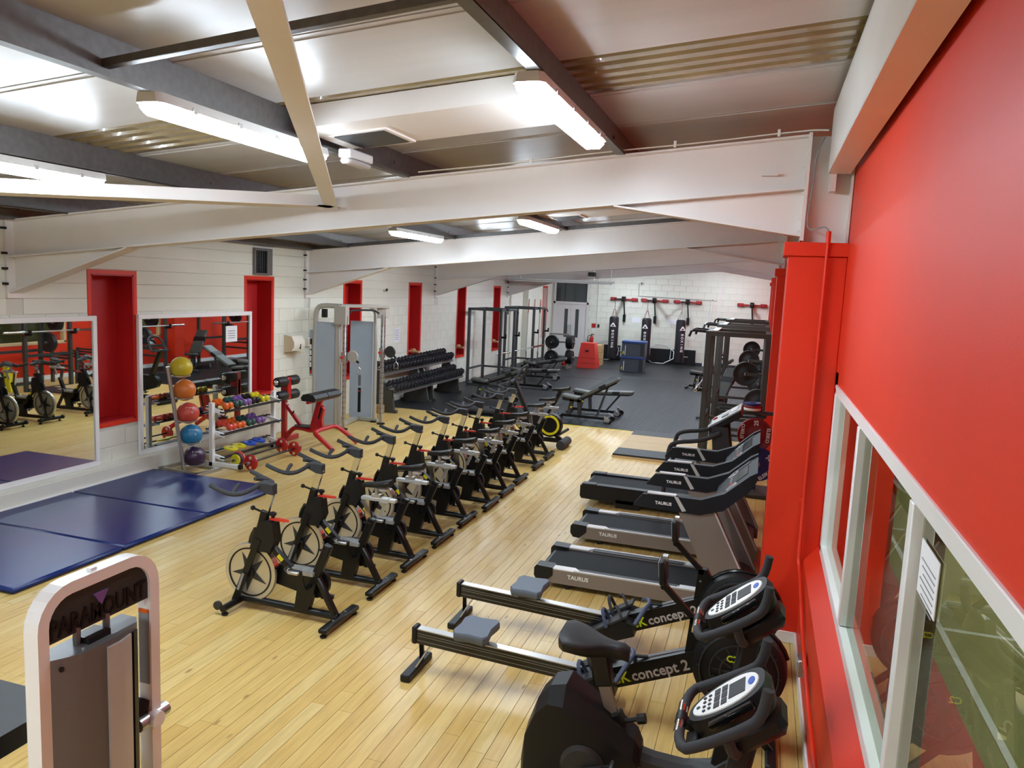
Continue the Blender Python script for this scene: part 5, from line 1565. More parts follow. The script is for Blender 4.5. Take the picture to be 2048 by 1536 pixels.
# ================================================================ CABLE MACHINE
cm = thing('cable_machine', 'grey dual cable machine with pale blue shrouds', 'cable machine', (-7.0, 12.35, 0))
def colm(x, y, w_, h, nm='post', material='frame_grey', d_=None):
    d_ = d_ or w_
    return MB().xbox(x - w_ / 2, x + w_ / 2, y - d_ / 2, y + d_ / 2, 0, h, 0.008).build(nm, material, cm)
for sy, yb, xb, yp, xp in ((-1, -0.28, -0.35, -0.52, 0.12), (1, 0.60, -0.30, 0.36, 0.42)):
    pass
# left tower (faces +x) with shroud, right tower with shroud
MB().xbox(-0.52, -0.08, -0.50, -0.44, 0.03, 1.87, 0.006).build('side_shroud', 'panel_blue', cm)
MB().tube([(-0.50, -0.47, 0.03), (-0.50, -0.47, 1.95), (-0.46, -0.47, 2.12), (-0.34, -0.47, 2.16), (-0.02, -0.47, 2.16)], 0.045, 10, sm=1).build('tower_frame', 'frame_grey', cm)
colm(-0.03, -0.47, 0.09, 2.18, 'tower_post')
p1 = colm(0.12, -0.52, 0.06, 1.95, 'column', 'satin')
# right tower shroud in the plane facing the camera
MB().bar((-0.30, 0.42, 0.96), (0.13, 0.50, 0.96), 0.05, 1.82, (0, 0, 1)).build('front_shroud', 'panel_blue', cm)
MB().tube([(0.22, 0.42, 0.0), (0.22, 0.42, 1.98), (0.16, 0.44, 2.12), (0.02, 0.46, 2.16)], 0.035, 10, sm=1).build('tower_frame', 'frame_grey', cm)
p2 = colm(0.43, 0.29, 0.06, 2.02, 'column', 'satin')
for px_, py_ in ((0.12, -0.52), (0.43, 0.29)):
    for i in range(18):
        MB().cyl((px_ + 0.028, py_, 0.2 + i * 0.095), (px_ + 0.033, py_, 0.2 + i * 0.095), 0.010, n=6).cyl((px_, py_ - 0.028, 0.2 + i * 0.095), (px_, py_ - 0.033, 0.2 + i * 0.095), 0.010, n=6).build('pin_hole', 'black_metal', cm)
for px_, py_ in ((0.22, 0.42), (0.43, 0.29), (0.12, -0.52), (-0.03, -0.47)):
    MB().lathe([(0.075, 0), (0.08, 0.015), (0.05, 0.03)], (px_, py_, 0), 'z', 14).build('base_disc', 'black_metal', cm)
top = MB().bar((-0.02, -0.47, 2.17), (0.50, 0.36, 2.17), 0.09, 0.06, b=0.008).build('top_beam', 'frame_grey', cm)
MB().prism([(0.34, 0.22), (0.48, 0.30), (0.50, 0.40), (0.36, 0.36)], 'z', 1.95, 2.15).build('pulley_housing', 'frame_grey', cm)
MB().prism([(-0.08, -0.55), (0.16, -0.58), (0.16, -0.45), (-0.05, -0.42)], 'z', 1.85, 2.16).build('pulley_housing', 'frame_grey', cm)
MB().prism([(-0.36, -0.50), (-0.28, -0.50), (-0.28, -0.43), (-0.36, -0.43)], 'z', 1.95, 2.10).build('pulley_housing', 'black_plastic', cm)
MB().tube([(0.18, -0.42, 2.05), (0.10, -0.32, 2.09), (0.20, -0.1, 2.10), (0.34, 0.12, 2.10), (0.42, 0.16, 2.04)], 0.018, 8, sm=1).build('pull_up_bar', 'foam', cm)
for px_, py_, z, ax in ((0.12, -0.52, 1.28, 'x'), (0.43, 0.29, 1.33, 'x')):
    cg_ = MB().xbox(px_ - 0.045, px_ + 0.045, py_ - 0.045, py_ + 0.045, z - 0.09, z + 0.09, 0.006).build('carriage', 'satin', cm)
    MB().cyl((px_ - 0.02, py_ - 0.045, z), (px_ - 0.02, py_ - 0.08, z), 0.024, n=10).build('pull_pin', 'red_lever', cg_)
    pl_ = MB().lathe([(0.01, -0.018), (0.10, -0.018), (0.11, 0.0), (0.10, 0.018), (0.01, 0.018)], (px_ + 0.15, py_ + 0.02, z + 0.02), 'y', 22).build('pulley_cover', 'frame_grey' if px_ < 0.2 else 'charcoal', cg_)
    MB().cyl((px_ + 0.24, py_ + 0.0, z - 0.05), (px_ + 0.28, py_, z - 0.08), 0.02, n=8).build('cable_stop', 'black_plastic', cg_)
    MB().tube([(px_ + 0.28, py_, z - 0.08), (px_ + 0.285, py_, z - 0.15)], 0.006, 5).tube([(px_ + 0.285, py_, z - 0.15), (px_ + 0.245, py_, z - 0.19), (px_ + 0.245, py_, z - 0.27), (px_ + 0.325, py_, z - 0.27), (px_ + 0.325, py_, z - 0.19)], 0.007, 5, closed=True).build('cable_handle', 'satin', cg_)
    MB().cyl((px_ + 0.05, py_, z + 0.09), (px_ + 0.05, py_, 2.0), 0.004, n=5).cyl((px_ - 0.05, py_ - 0.03, 0.1), (px_ - 0.05, py_ - 0.03, z - 0.1), 0.004, n=5).build('cable', 'black_metal', cm)
MB().bar((-0.10, 0.425, 0.16), (-0.10, 0.425, 0.62), 0.02, 0.05).build('weight_slot', 'black_metal', cm)
MB().bar((-0.10, 0.425, 0.66), (-0.10, 0.425, 0.86), 0.02, 0.045).build('slot_window', 'steel_grey', cm)
MB().cyl((-0.10, 0.415, 0.56), (-0.10, 0.395, 0.56), 0.016, n=8).build('selector_pin', 'red_lever', cm)
MB().xbox(-0.60, -0.53, -0.49, -0.46, 0.90, 1.72).build('edge_panel', 'panel_blue', cm)
bst = MB().xbox(-0.592, -0.552, -0.496, -0.489, 1.0, 1.56).build('brand_strip', 'black_metal', cm)
for q in range(4):
    MB().xbox(-0.588, -0.556, -0.499, -0.495, 1.06 + q * 0.105, 1.145 + q * 0.105).build('strip_print', 'print_white', bst)
MB().xbox(-0.592, -0.552, -0.498, -0.489, 0.94, 1.0).build('strip_end', 'ext_red', bst)
MB().bar((-0.5, -0.47, 0.04), (-0.03, -0.47, 0.04), 0.07, 0.06).bar((-0.03, -0.47, 0.04), (-0.15, 0.46, 0.04), 0.07, 0.06).bar((-0.15, 0.46, 0.04), (0.3, 0.42, 0.04), 0.07, 0.06).build('base_frame', 'frame_grey', cm)

# ================================================================ LONG DUMBBELL RACK
dk = thing('dumbbell_rack', 'long two tier steel rack full of black dumbbells along the white wall', 'rack', (-7.2, 15.6, 0))
for y in (-1.75, -0.10, 0.20, 1.75):
    lg = MB().prism([(-0.36, 0.0), (0.36, 0.0), (0.36, 0.06), (0.30, 0.06), (0.24, 0.45), (0.14, 0.47), (-0.02, 0.84), (-0.14, 0.84), (-0.30, 0.06), (-0.36, 0.06)], 'y', y - 0.035, y + 0.035)
    lg.build('end_frame', 'rack_grey', dk)
TIER = ((0.24, 0.45), (-0.04, 0.82))
for x, z in TIER:
    for dx_, dz_ in ((-0.09, 0.035), (0.09, -0.035)):
        MB().xbox(x + dx_ - 0.03, x + dx_ + 0.03, -1.8, 1.8, z + dz_, z + dz_ + 0.02).build('tier_rail', 'rack_grey', dk)
    MB().bar((x + 0.12, -1.8, z - 0.055), (x + 0.12, 1.8, z - 0.055), 0.008, 0.03).build('tier_lip', 'steel_grey', dk)
def hex_db(r, w_):
    m_ = MB()
    for s in (-1, 1):
        m_.lathe([(r * 0.8, s * (0.06)), (r, s * (0.06 + 0.012)), (r, s * (0.06 + w_ - 0.012)), (r * 0.8, s * (0.06 + w_))], (0, 0, 0), 'x', 6)
    m_.cyl((-0.07, 0, 0), (0.07, 0, 0), 0.016, n=8)
    return m_
NTH = 'first second third fourth fifth sixth seventh eighth ninth tenth eleventh twelfth thirteenth fourteenth fifteenth sixteenth seventeenth eighteenth nineteenth twentieth twenty-first twenty-second'.split()
HX = [hex_db(0.068 + 0.004 * k, 0.075 + 0.006 * k).mesh('dumbbell', 'bag_black') for k in range(6)]
for ti, (x, z) in enumerate(TIER):
    n = 22
    for i in range(n):
        y = -1.70 + 3.4 * i / (n - 1)
        k = min(5, int(i * 6 / n))
        me = HX[k]
        r = 0.068 + 0.004 * k
        o = link('dumbbell', me, None, None, None, (-7.2 + x, 15.6 + y, z + 0.018 + r + 0.012), (0.5, 0.37, 0))
        tn = ('lower', 'upper')[ti]
        tag(o, '%s black dumbbell from the cable machine on the %s tier of the long rack' % (NTH[i], tn), 'dumbbell', 'dumbbells on the %s tier' % tn)
bb = MB().xbox(-7.5, -7.1, 13.66, 13.82, 0.0, 0.16, 0.01).build('timber_block', 'ply')
tag(bb, 'small timber block on the floor under the dumbbell rack end', 'block')

# ================================================================ POWER CAGES BY THE WALL
def cage(loc, label, ln=1.15, wd=0.88, h=2.03, extra=True):
    t = thing('power_cage', label, 'power cage', loc, 0, 'power cages along the white wall')
    hx, hy = wd / 2, ln / 2
    for sx in (-1, 1):
        for sy in (-1, 1):
            MB().xbox(sx * hx - 0.035, sx * hx + 0.035, sy * hy - 0.035, sy * hy + 0.035, 0.05, h, 0.004).build('upright', 'cage_grey', t)
            MB().prism([(sy * hy - sy * 0.03, 0.06), (sy * hy - sy * 0.16, 0.06), (sy * hy - sy * 0.03, 0.24)], 'x', sx * hx - 0.004, sx * hx + 0.004).build('gusset', 'cage_grey', t)
        for z in (0.03, h - 0.03):
            MB().bar((sx * hx, -hy, z), (sx * hx, hy, z), 0.07, 0.06).build('side_beam', 'cage_grey', t)
        MB().bar((sx * hx, -hy, 0.42), (sx * hx, hy, 0.42), 0.04, 0.05).build('safety_bar', 'cage_grey', t)
    for sy in (-1, 1):
        MB().bar((-hx, sy * hy, h - 0.03), (hx, sy * hy, h - 0.03), 0.07, 0.06).build('cross_beam', 'cage_grey', t)
        MB().bar((-hx, sy * hy, 0.03), (hx, sy * hy, 0.03), 0.07, 0.06).build('base_beam', 'cage_grey', t)
    MB().bar((-hx, hy, 0.4), (hx, hy, 0.4), 0.05, 0.05).build('rear_brace', 'cage_grey', t)
    MB().tube([(hx + 0.14, -0.45, h - 0.12), (hx + 0.11, -0.35, h - 0.01), (hx + 0.11, 0.35, h - 0.01), (hx + 0.14, 0.45, h - 0.12)], 0.017, 8, sm=1).bar((hx, -0.3, h - 0.03), (hx + 0.11, -0.3, h - 0.01), 0.03, 0.03).bar((hx, 0.3, h - 0.03), (hx + 0.11, 0.3, h - 0.01), 0.03, 0.03).build('pull_up_bar', 'black_metal', t)
    for sy in (-1, 1):
        MB().xbox(hx + 0.03, hx + 0.16, sy * hy - 0.03, sy * hy + 0.03, 1.28, 1.33).xbox(hx + 0.13, hx + 0.16, sy * hy - 0.03, sy * hy + 0.03, 1.28, 1.40).build('bar_hook', 'black_metal', t)
    return t
cage((-6.89, 19.53, 0), 'dark steel power cage nearer the dumbbell rack')
cage((-6.89, 22.53, 0), 'dark steel power cage nearer the double doors')

def oly_bar(name, p, q, label, group=None):
    p, q = Vector(p), Vector(q)
    t = thing(name, label, 'barbell', p, 0, group)
    d = (q - p)
    L = d.length
    u = d.normalized()
    MB().cyl((0, 0, 0), tuple(d), 0.014, n=8).build('bar_shaft', 'satin', t)
    for a, b_ in ((0.0, 0.42), (L - 0.42, L)):
        MB().cyl(tuple(u * a), tuple(u * b_), 0.025, n=10).build('sleeve', 'chrome', t)
    for a in (0.42, L - 0.45):
        MB().cyl(tuple(u * a), tuple(u * (a + 0.03)), 0.036, n=10).build('sleeve_collar', 'satin', t)
    return t
oly_bar('barbell', (-7.0, 20.3, 0.72), (-6.0, 21.6, 0.98), 'chrome barbell resting low across the first power cage')
# upright bar holder
bh = thing('bar_holder', 'black floor holder for upright barbells next to the second cage', 'bar holder', (-7.2, 24.55, 0))
MB().xbox(-0.30, 0.32, -0.3, 0.3, 0.0, 0.07, 0.01).build('holder_base', 'black_metal', bh)
for i in range(3):
    for j in range(2):
        MB().lathe([(0.03, 0.07), (0.045, 0.07), (0.045, 0.22), (0.03, 0.22)], (-0.2 + 0.2 * i, -0.13 + 0.26 * j, 0), 'z', 10, closed=True).build('holder_tube', 'steel_grey', bh)
for i, (dx_, dy_) in enumerate(((-0.2, -0.13), (0.0, -0.13), (0.2, -0.13))):
    oly_bar('barbell', (-7.2 + dx_, 24.55 + dy_, 0.075), (-7.2 + dx_ + 0.02, 24.55 + dy_ + 0.03, 2.24), ('left-hand', 'middle', 'right-hand')[i] + ' barbell standing upright in the floor holder', 'upright barbells')

# plate tree
pt = thing('plate_tree', 'silver A-frame weight plate tree loaded with black plates near the doors', 'plate tree', (-6.4, 24.9, 0))
for sx in (-1, 1):
    MB().bar((sx * 0.36, -0.15, 0.03), (sx * 0.30, -0.05, 1.12), 0.05, 0.06).bar((sx * 0.36, 0.25, 0.03), (sx * 0.30, 0.08, 1.12), 0.05, 0.06).build('a_leg', 'satin', pt)
    MB().bar((sx * 0.36, -0.25, 0.025), (sx * 0.36, 0.3, 0.025), 0.06, 0.05).build('foot', 'satin', pt)
MB().bar((-0.34, 0, 1.12), (0.34, 0, 1.12), 0.05, 0.05).bar((-0.34, -0.1, 0.08), (0.34, -0.1, 0.08), 0.04, 0.04).build('cross_bar', 'satin', pt)
PLM = {}
def plate(material, r, th, loc, axis, label, group):
    key = (material, r, th, axis)
    if key not in PLM:
        PLM[key] = MB().lathe([(0.028, -th / 2), (r * 0.35, -th / 2), (r * 0.40, -th * 0.36), (r * 0.80, -th * 0.36), (r * 0.86, -th / 2), (r * 0.97, -th / 2), (r, -th * 0.35), (r, th * 0.35), (r * 0.97, th / 2), (r * 0.86, th / 2), (r * 0.8, th * 0.36), (r * 0.4, th * 0.36), (r * 0.35, th / 2), (0.028, th / 2)], (0, 0, 0), axis, 26, closed=True).mesh('weight_plate', material)
    o = link('weight_plate', PLM[key], None, None, None, loc)
    tag(o, label, 'weight plate', group)
    return o
for z in (0.86, 0.36):
    MB().cyl((-0.18, -0.35, z), (-0.18, 0.0, z), 0.025, n=8).cyl((0.33, -0.3, z + 0.04), (0.62, -0.3, z + 0.04), 0.025, n=8).build('plate_peg', 'satin', pt)
    MB().bar((-0.33, 0, z), (0.33, 0, z), 0.05, 0.05).bar((0.33, -0.3, z + 0.04), (0.33, 0, z + 0.04), 0.04, 0.04).build('peg_bar', 'satin', pt)
    tier = 'upper' if z > 0.5 else 'lower'
    for k in range(3):
        plate('vinyl_black', 0.225, 0.05, (-6.58, 24.62 + k * 0.055, z), 'y', '%s black weight plate on the %s front peg of the plate tree' % (('outermost', 'middle', 'innermost')[k], tier), 'plates on the %s front peg' % tier)
    for k in range(4):
        plate('vinyl_black', 0.225, 0.05, (-6.03 + k * 0.055, 24.6, z + 0.04), 'x', '%s black weight plate from the frame on the %s side peg of the plate tree' % (NTH[k], tier), 'plates on the %s side peg' % tier)
kb = thing('kettlebell', 'small red kettlebell on the floor under the plate tree', 'kettlebell', (-6.25, 25.15, 0))
MB().sphere((0, 0, 0.11), 0.11, 14).build('bell', 'ext_red', kb)
MB().tube([(-0.07, 0, 0.18), (-0.08, 0, 0.26), (0.08, 0, 0.26), (0.07, 0, 0.18)], 0.016, 6, sm=1).build('handle', 'ext_red', kb)

# ================================================================ BOXES
pb = thing('plyo_box', 'red tapered plyometric box stack by the fire extinguisher', 'plyo box', (-5.56, 25.75, 0))
for k, (z0, z1) in enumerate(((0.0, 0.16), (0.17, 0.33), (0.34, 0.84))):
    def hw_(z): return 0.33 - 0.12 * z
    MB().loft([[(sx * hw_(z), sy * hw_(z), z) for sx, sy in ((-1, -1), (1, -1), (1, 1), (-1, 1))] for z in (z0, z1)]).build('box_tier', 'plyo_red', pb)
MB().xbox(-0.06, 0.06, -0.285, -0.27, 0.56, 0.60).build('hand_slot', 'black_metal', pb)
wbx = thing('plywood_box', 'plywood jump box behind the red plyometric box', 'plyo box', (-5.52, 26.75, 0))
MB().xbox(-0.22, 0.22, -0.3, 0.3, 0.0, 0.72, 0.004).build('box_body', 'ply', wbx)
for z in (0.22, 0.46):
    MB().xbox(-0.223, 0.223, -0.303, 0.303, z, z + 0.008).build('joint_line', 'subfloor', wbx)
def foam_box(loc, label):
    t = thing('foam_box', label, 'plyo box', loc, 0, 'blue foam boxes')
    MB().xbox(-0.39, 0.36, -0.3, 0.3, 0.0, 0.44, 0.01).build('box_body', 'plyo_blue', t)
    MB().xbox(-0.40, 0.37, -0.31, 0.31, 0.44, 0.51, 0.01).build('box_top', 'plyo_blue_top', t)
    MB().xbox(-0.28, -0.26, -0.304, -0.299, 0.05, 0.36).build('side_print', 'print_white', t)
    MB().prism([(-0.36, 0.10), (-0.33, 0.06), (-0.30, 0.14), (-0.33, 0.20)], 'y', -0.304, -0.299).build('logo_print', 'yellow', t)
    MB().xbox(0.22, 0.362, -0.304, -0.299, 0.04, 0.42).build('velcro_panel', 'dark_grey', t)
    return t
foam_box((-3.97, 25.45, 0), 'blue topped grey foam box at the bottom of the pair')
foam_box((-3.95, 25.47, 0.51), 'blue topped grey foam box stacked on the other one')

# ================================================================ PUNCH BAGS
def bag_bracket(x, y, label, gx=None):
    t = thing('bag_bracket', label, 'bracket', (x, Y1 - 0.03, 2.33), 0, 'punch bag brackets')
    MB().bar((-0.46, -0.05, 0), (0.46, -0.05, 0), 0.06, 0.05).build('wall_bar', 'bracket_red', t)
    for s in (-1, 1):
        MB().xbox(s * 0.40 - 0.12, s * 0.40 + 0.12, -0.085, -0.0, -0.06, 0.06, 0.02).build('end_pad', 'bracket_red', t)
        MB().cyl((s * 0.46, -0.09, 0), (s * 0.46, -0.084, 0), 0.02, n=8).build('bolt', 'black_metal', t)
    MB().bar((0, -0.05, 0), ((gx - x) if gx is not None else -0.02, y - Y1, 0.0), 0.07, 0.06).xbox(-0.07, 0.07, -0.22, -0.04, -0.09, 0.10, 0.01).build('arm', 'black_metal', t)
    MB().bar((0.0, -0.10, -0.02), (0.06, -0.06, -0.62), 0.04, 0.045).xbox(0.0, 0.10, -0.10, 0.0, -0.85, -0.58).build('wall_strut', 'black_metal', t)
    return t
def punch_bag(x, y, zt, label, ang):
    t = thing('punch_bag', label, 'punch bag', (x, y, 0.13), ang, 'hanging punch bags')
    z1 = zt - 0.13
    MB().lathe([(0.14, 0.0), (0.17, 0.03), (0.175, 0.2), (0.175, z1 - 0.12), (0.165, z1 - 0.04), (0.12, z1)], (0, 0, 0), 'z', 22).build('bag_body', 'bag_black', t)
    for k in range(4):
        a = PI / 4 + k * PI / 2
        MB().tube([(0.14 * math.cos(a), 0.14 * math.sin(a), z1 - 0.02), (0.02 * math.cos(a), 0.02 * math.sin(a), z1 + 0.28)], 0.007, 5).build('chain', 'chrome', t)
    ch = MB()
    for k in range(6):
        ch.tube([(0.016 * math.cos(b_) if k % 2 else 0, 0 if k % 2 else 0.016 * math.cos(b_), z1 + 0.31 + k * 0.055 + 0.036 * math.sin(b_)) for b_ in [2 * PI * j / 8 for j in range(8)]], 0.006, 5, closed=True)
    ch.build('swivel_chain', 'chrome', t)
    for i, c in enumerate('BOXING'):
        text(c, 0.125, 'print_white', t, basis((0, -0.179, z1 * 0.66 - i * 0.115), (0, 0, -1), (1, 0, 0)), 0.003, bold=True)
    MB().prism([(-0.11, z1 * 0.76), (0.11, z1 * 0.76), (0.02, z1 * 0.76 + 0.14), (-0.02, z1 * 0.76 + 0.14)], 'y', -0.188, -0.172).build('triangle_logo', 'print_white', t)
    MB().prism([(-0.055, z1 * 0.76 + 0.02), (0.055, z1 * 0.76 + 0.02), (0.0, z1 * 0.76 + 0.09)], 'y', -0.192, -0.187).build('logo_centre', 'bag_black', t)
    return t
BG = [(-5.08, -5.22, 'nearest the double doors', 0.0), (-3.92, -4.02, 'behind the blue foam boxes', -0.12), (-2.70, -2.79, 'closest to the squat racks', 0.5)]
for bx_, gx_, nm, ang in BG:
    bag_bracket(bx_, 28.25, 'red ended punch bag wall bracket ' + nm, gx_)
    punch_bag(gx_, 28.3, 1.70, 'black hanging punch bag ' + nm, ang)
bag_bracket(-0.42, 28.5, 'red ended wall bracket without a bag, above the squat racks')
for i, (xa, xb, za) in enumerate(((-6.05, -5.1, 0.56), (-5.05, -3.05, 0.54), (-3.0, -2.28, 0.56))):
    o = MB().box(((xa + xb) / 2, Y1 - 0.10, za / 2 + 0.005), (xb - xa, 0.06, za), Matrix.Rotation(0.06, 3, 'X'), 0.01).build('crash_mat', 'vinyl_black')
    tag(o, 'black folded mat against the end wall, ' + ('by the doors side', 'behind the hexagonal bar', 'with a white handle strip')[i], 'mat', 'black mats against the end wall')
MB().xbox(-2.76, -2.55, Y1 - 0.145, Y1 - 0.13, 0.29, 0.31).build('mat_handle', 'print_white', o).matrix_parent_inverse = Matrix()
def hex_bar(loc, label, s=1.0):
    t = thing('hex_bar', label, 'hex bar', loc, 0, 'hexagonal trap bars')
    pts = [(-0.46, -0.15, 0.55), (-0.25, -0.05, 0.70), (0.15, -0.05, 0.70), (0.46, -0.15, 0.47), (0.46, -0.28, 0.22), (0.12, -0.42, 0.03), (-0.30, -0.42, 0.03), (-0.48, -0.30, 0.14)]
    MB().tube(pts, 0.02, 8, closed=True).build('hex_frame', 'satin', t)
    MB().tube([(-0.42, -0.26, 0.30), (-0.42, -0.20, 0.55)], 0.014, 6).tube([(0.34, -0.30, 0.2), (0.34, -0.12, 0.56)], 0.014, 6).build('hex_handle', 'satin', t)
    for s_ in (-1, 1):
        MB().cyl((s_ * 0.46, -0.22, 0.34), (s_ * 0.62, -0.22, 0.34), 0.022, n=8).build('sleeve', 'chrome', t)
    return t
hex_bar((-3.52, Y1 - 0.10, 0), 'silver hexagonal trap bar leaning between the punch bags')
hex_bar((-5.6, Y1 - 0.10, 0), 'silver hexagonal trap bar leaning behind the plywood box')
for i, (x, nm) in enumerate(((-4.58, 'between the first two punch bags'), (-3.25, 'beside the last punch bag'))):
    o = MB().xbox(x - 0.16, x + 0.16, Y1 - 0.012, Y1 - 0.004, 1.47, 1.67).build('paper_notice', 'paper')
    tag(o, 'white notice on the end wall ' + nm, 'notice')
fe = thing('fire_extinguisher', 'red fire extinguisher hung beside the double doors', 'fire extinguisher', (-6.24, Y1 - 0.12, 0.42))
MB().lathe([(0.06, 0.0), (0.075, 0.02), (0.075, 0.36), (0.055, 0.42), (0.025, 0.44), (0.025, 0.48)], (0, 0, 0), 'z', 16).build('cylinder_body', 'ext_red', fe)
MB().tube([(0.0, -0.02, 0.47), (-0.12, -0.03, 0.46), (-0.16, -0.03, 0.30), (-0.12, -0.03, 0.08)], 0.014, 6, sm=1).build('hose', 'black_plastic', fe)
MB().box((0.03, 0, 0.50), (0.12, 0.03, 0.03)).build('lever', 'black_metal', fe)
fs_ = MB().xbox(-6.29, -6.13, Y1 - 0.02, Y1 - 0.006, 1.18, 1.34).build('fire_sign', 'ext_red')
tag(fs_, 'red fire point sign above the extinguisher', 'sign')
MB().xbox(-6.25, -6.16, Y1 - 0.024, Y1 - 0.018, 1.00, 1.14).build('instruction_card', 'print_white', fs_)
sw_ = MB().xbox(-6.06, -5.98, Y1 - 0.04, Y1 - 0.006, 1.2, 1.32, 0.004).build('light_switch', 'dark_grey')
tag(sw_, 'dark switch box on the end wall beside the fire sign', 'switch')
cr_ = MB().lathe([(0.0001, 0), (0.08, 0.0), (0.08, 0.03), (0.03, 0.09), (0.0001, 0.09)], (0, 0, 0), 'z', 14).build('wall_sounder', 'dispenser', None, None, None, (-4.45, Y1, 2.95), (PI / 2, 0, 0))
tag(cr_, 'small round alarm sounder high on the end wall', 'alarm')
MB().sphere((0, 0, 0.09), 0.03, 10).build('sounder_lens', 'dark_grey', cr_)
wp = MB().tube([(-1.95, Y1 - 0.06, 0.05), (-1.83, Y1 - 0.05, 2.42)], 0.035, 8).build('white_pole', 'gloss_white')
tag(wp, 'white pole leaning on the end wall near the squat racks', 'pole')
MB().cyl((-1.83, Y1 - 0.05, 2.42), (-1.83, Y1 - 0.05, 2.46), 0.025, n=8).build('pole_cap', 'steel_grey', wp)
bx2 = MB().xbox(-2.02, -1.74, Y1 - 0.16, Y1 - 0.08, 0.0, 0.12, 0.005).build('socket_box', 'gloss_white')
tag(bx2, 'white low box at the foot of the leaning pole', 'box')

# hanging batten under the far frame
hb_ = thing('hanging_batten', 'long white unlit batten hung on rods under the far roof frame', 'light', (-5.75, 22.4, 2.84))
MB().xbox(-1.62, 1.55, -0.06, 0.06, 0.0, 0.06, 0.008).build('batten_housing', 'lamp_body', hb_)
MB().cyl((-1.5, 0, -0.02), (1.48, 0, -0.02), 0.02, n=8).build('tube', 'print_white', hb_)
for x in (-1.3, 0.95, 1.45):
    MB().cyl((x, 0, 0.06), (x, 0, zceil(-5.75 + x) - 2.84), 0.008, n=6).build('hanger_rod', 'satin', hb_)
MB().xbox(0.78, 0.98, -0.1, 0.1, 0.18, 0.30, 0.01).build('bracket_box', 'black_metal', hb_)

# ================================================================ BENCHES
def bench(loc, rz, label, back, grp='adjustable benches'):
    """long axis along +x, head end at +x; back = backrest angle"""
    t = thing('weight_bench', label, 'bench', loc, rz, grp)
    MB().bar((-0.50, 0, 0.07), (0.52, 0, 0.07), 0.06, 0.06, b=0.008).build('base_beam', 'black_metal', t)
    MB().tube([(-0.50, -0.28, 0.03), (-0.45, -0.1, 0.07), (-0.45, 0.1, 0.07), (-0.50, 0.28, 0.03)], 0.028, 8, sm=1).build('front_foot', 'charcoal', t)
    MB().bar((0.52, -0.22, 0.05), (0.52, 0.22, 0.05), 0.06, 0.06).build('rear_foot', 'charcoal', t)
    for s in (-1, 1):
        MB().lathe([(0.01, -0.02), (0.045, -0.02), (0.05, 0), (0.045, 0.02), (0.01, 0.02)], (0.60, s * 0.18, 0.05), 'y', 14).build('transport_wheel', 'black_plastic', t)
        MB().prism([(0.50, 0.03), (0.60, 0.03), (0.62, 0.08), (0.50, 0.16)], 'y', s * 0.215 - 0.01, s * 0.215 + 0.01).build('wheel_guard', 'satin', t)
    MB().bar((-0.28, 0, 0.08), (-0.22, 0, 0.40), 0.06, 0.08).bar((-0.05, 0, 0.08), (-0.08, 0, 0.40), 0.06, 0.07).build('post', 'charcoal', t)
    MB().bar((-0.42, 0, 0.40), (-0.02, 0, 0.38), 0.06, 0.05).build('seat_carrier', 'black_metal', t)
    MB().box((-0.25, 0, 0.455), (0.36, 0.28, 0.07), Matrix.Rotation(0.12, 3, 'Y'), 0.02).build('seat_pad', 'vinyl_grey', t)
    c, s_ = math.cos(back), math.sin(back)
    p0 = Vector((-0.02, 0, 0.42))
    bk = MB().bar(tuple(p0 + Vector((0.03 * c, 0, 0.03 * s_)) + Vector((-s_, 0, c)) * 0.04), tuple(p0 + Vector((0.88 * c, 0, 0.88 * s_)) + Vector((-s_, 0, c)) * 0.04), 0.29, 0.075, b=0.02).build('back_pad', 'vinyl_grey', t)
    MB().bar(tuple(p0), tuple(p0 + Vector((0.80 * c, 0, 0.80 * s_))), 0.06, 0.04).build('back_carrier', 'black_metal', t)
    MB().bar(tuple(p0 + Vector((0.60 * c, 0, 0.60 * s_))), (0.30, 0, 0.09), 0.04, 0.04).build('adjust_strut', 'charcoal', t)
    MB().bar(tuple(p0 + Vector((0.45 * c, 0, 0.45 * s_)) + Vector((-s_, 0, c)) * 0.04), tuple(p0 + Vector((0.60 * c, 0, 0.60 * s_)) + Vector((-s_, 0, c)) * 0.04), 0.295, 0.08).build('pad_band', 'black_plastic', t)
    MB().cyl((-0.22, -0.05, 0.25), (-0.22, -0.08, 0.25), 0.02, n=8).build('pop_pin', 'yellow', t)
    return t
bench((-3.35, 15.22, 0), 0.0, 'grey weight bench with raised backrest at the edge of the rubber floor', 0.52)
bench((-3.33, 16.15, 0), 0.02, 'grey weight bench set flat behind the raised one', 0.05)
bench((-5.85, 16.6, 0), 0.1, 'grey weight bench with slanted backrest beyond the spin bikes', 0.36)
bench((-5.78, 19.3, 0), 0.02, 'grey flat weight bench in front of the first power cage', 0.06)
bench((-6.1, 21.4, 0), 0.08, 'grey slightly raised weight bench between the two power cages', 0.2)
bench((-1.42, 22.2, 0), 0.0, 'grey weight bench with folded seat beside the squat racks', 0.5)
bench((-0.75, 17.05, 0), 1.2, 'grey incline weight bench between the middle and last squat racks', 0.75)
fr_ = MB().cyl((-5.9, 14.75, 0.09), (-4.95, 14.70, 0.09), 0.09, n=18).build('foam_roller', 'roller_grey')
tag(fr_, 'dark foam roller on the floor by the edge of the rubber', 'foam roller')
MB().lathe([(0.03, 0), (0.088, 0.0), (0.088, 0.004), (0.03, 0.004)], (-5.905, 14.75, 0.09), 'x', 18, closed=True).build('roller_end', 'violet', fr_)

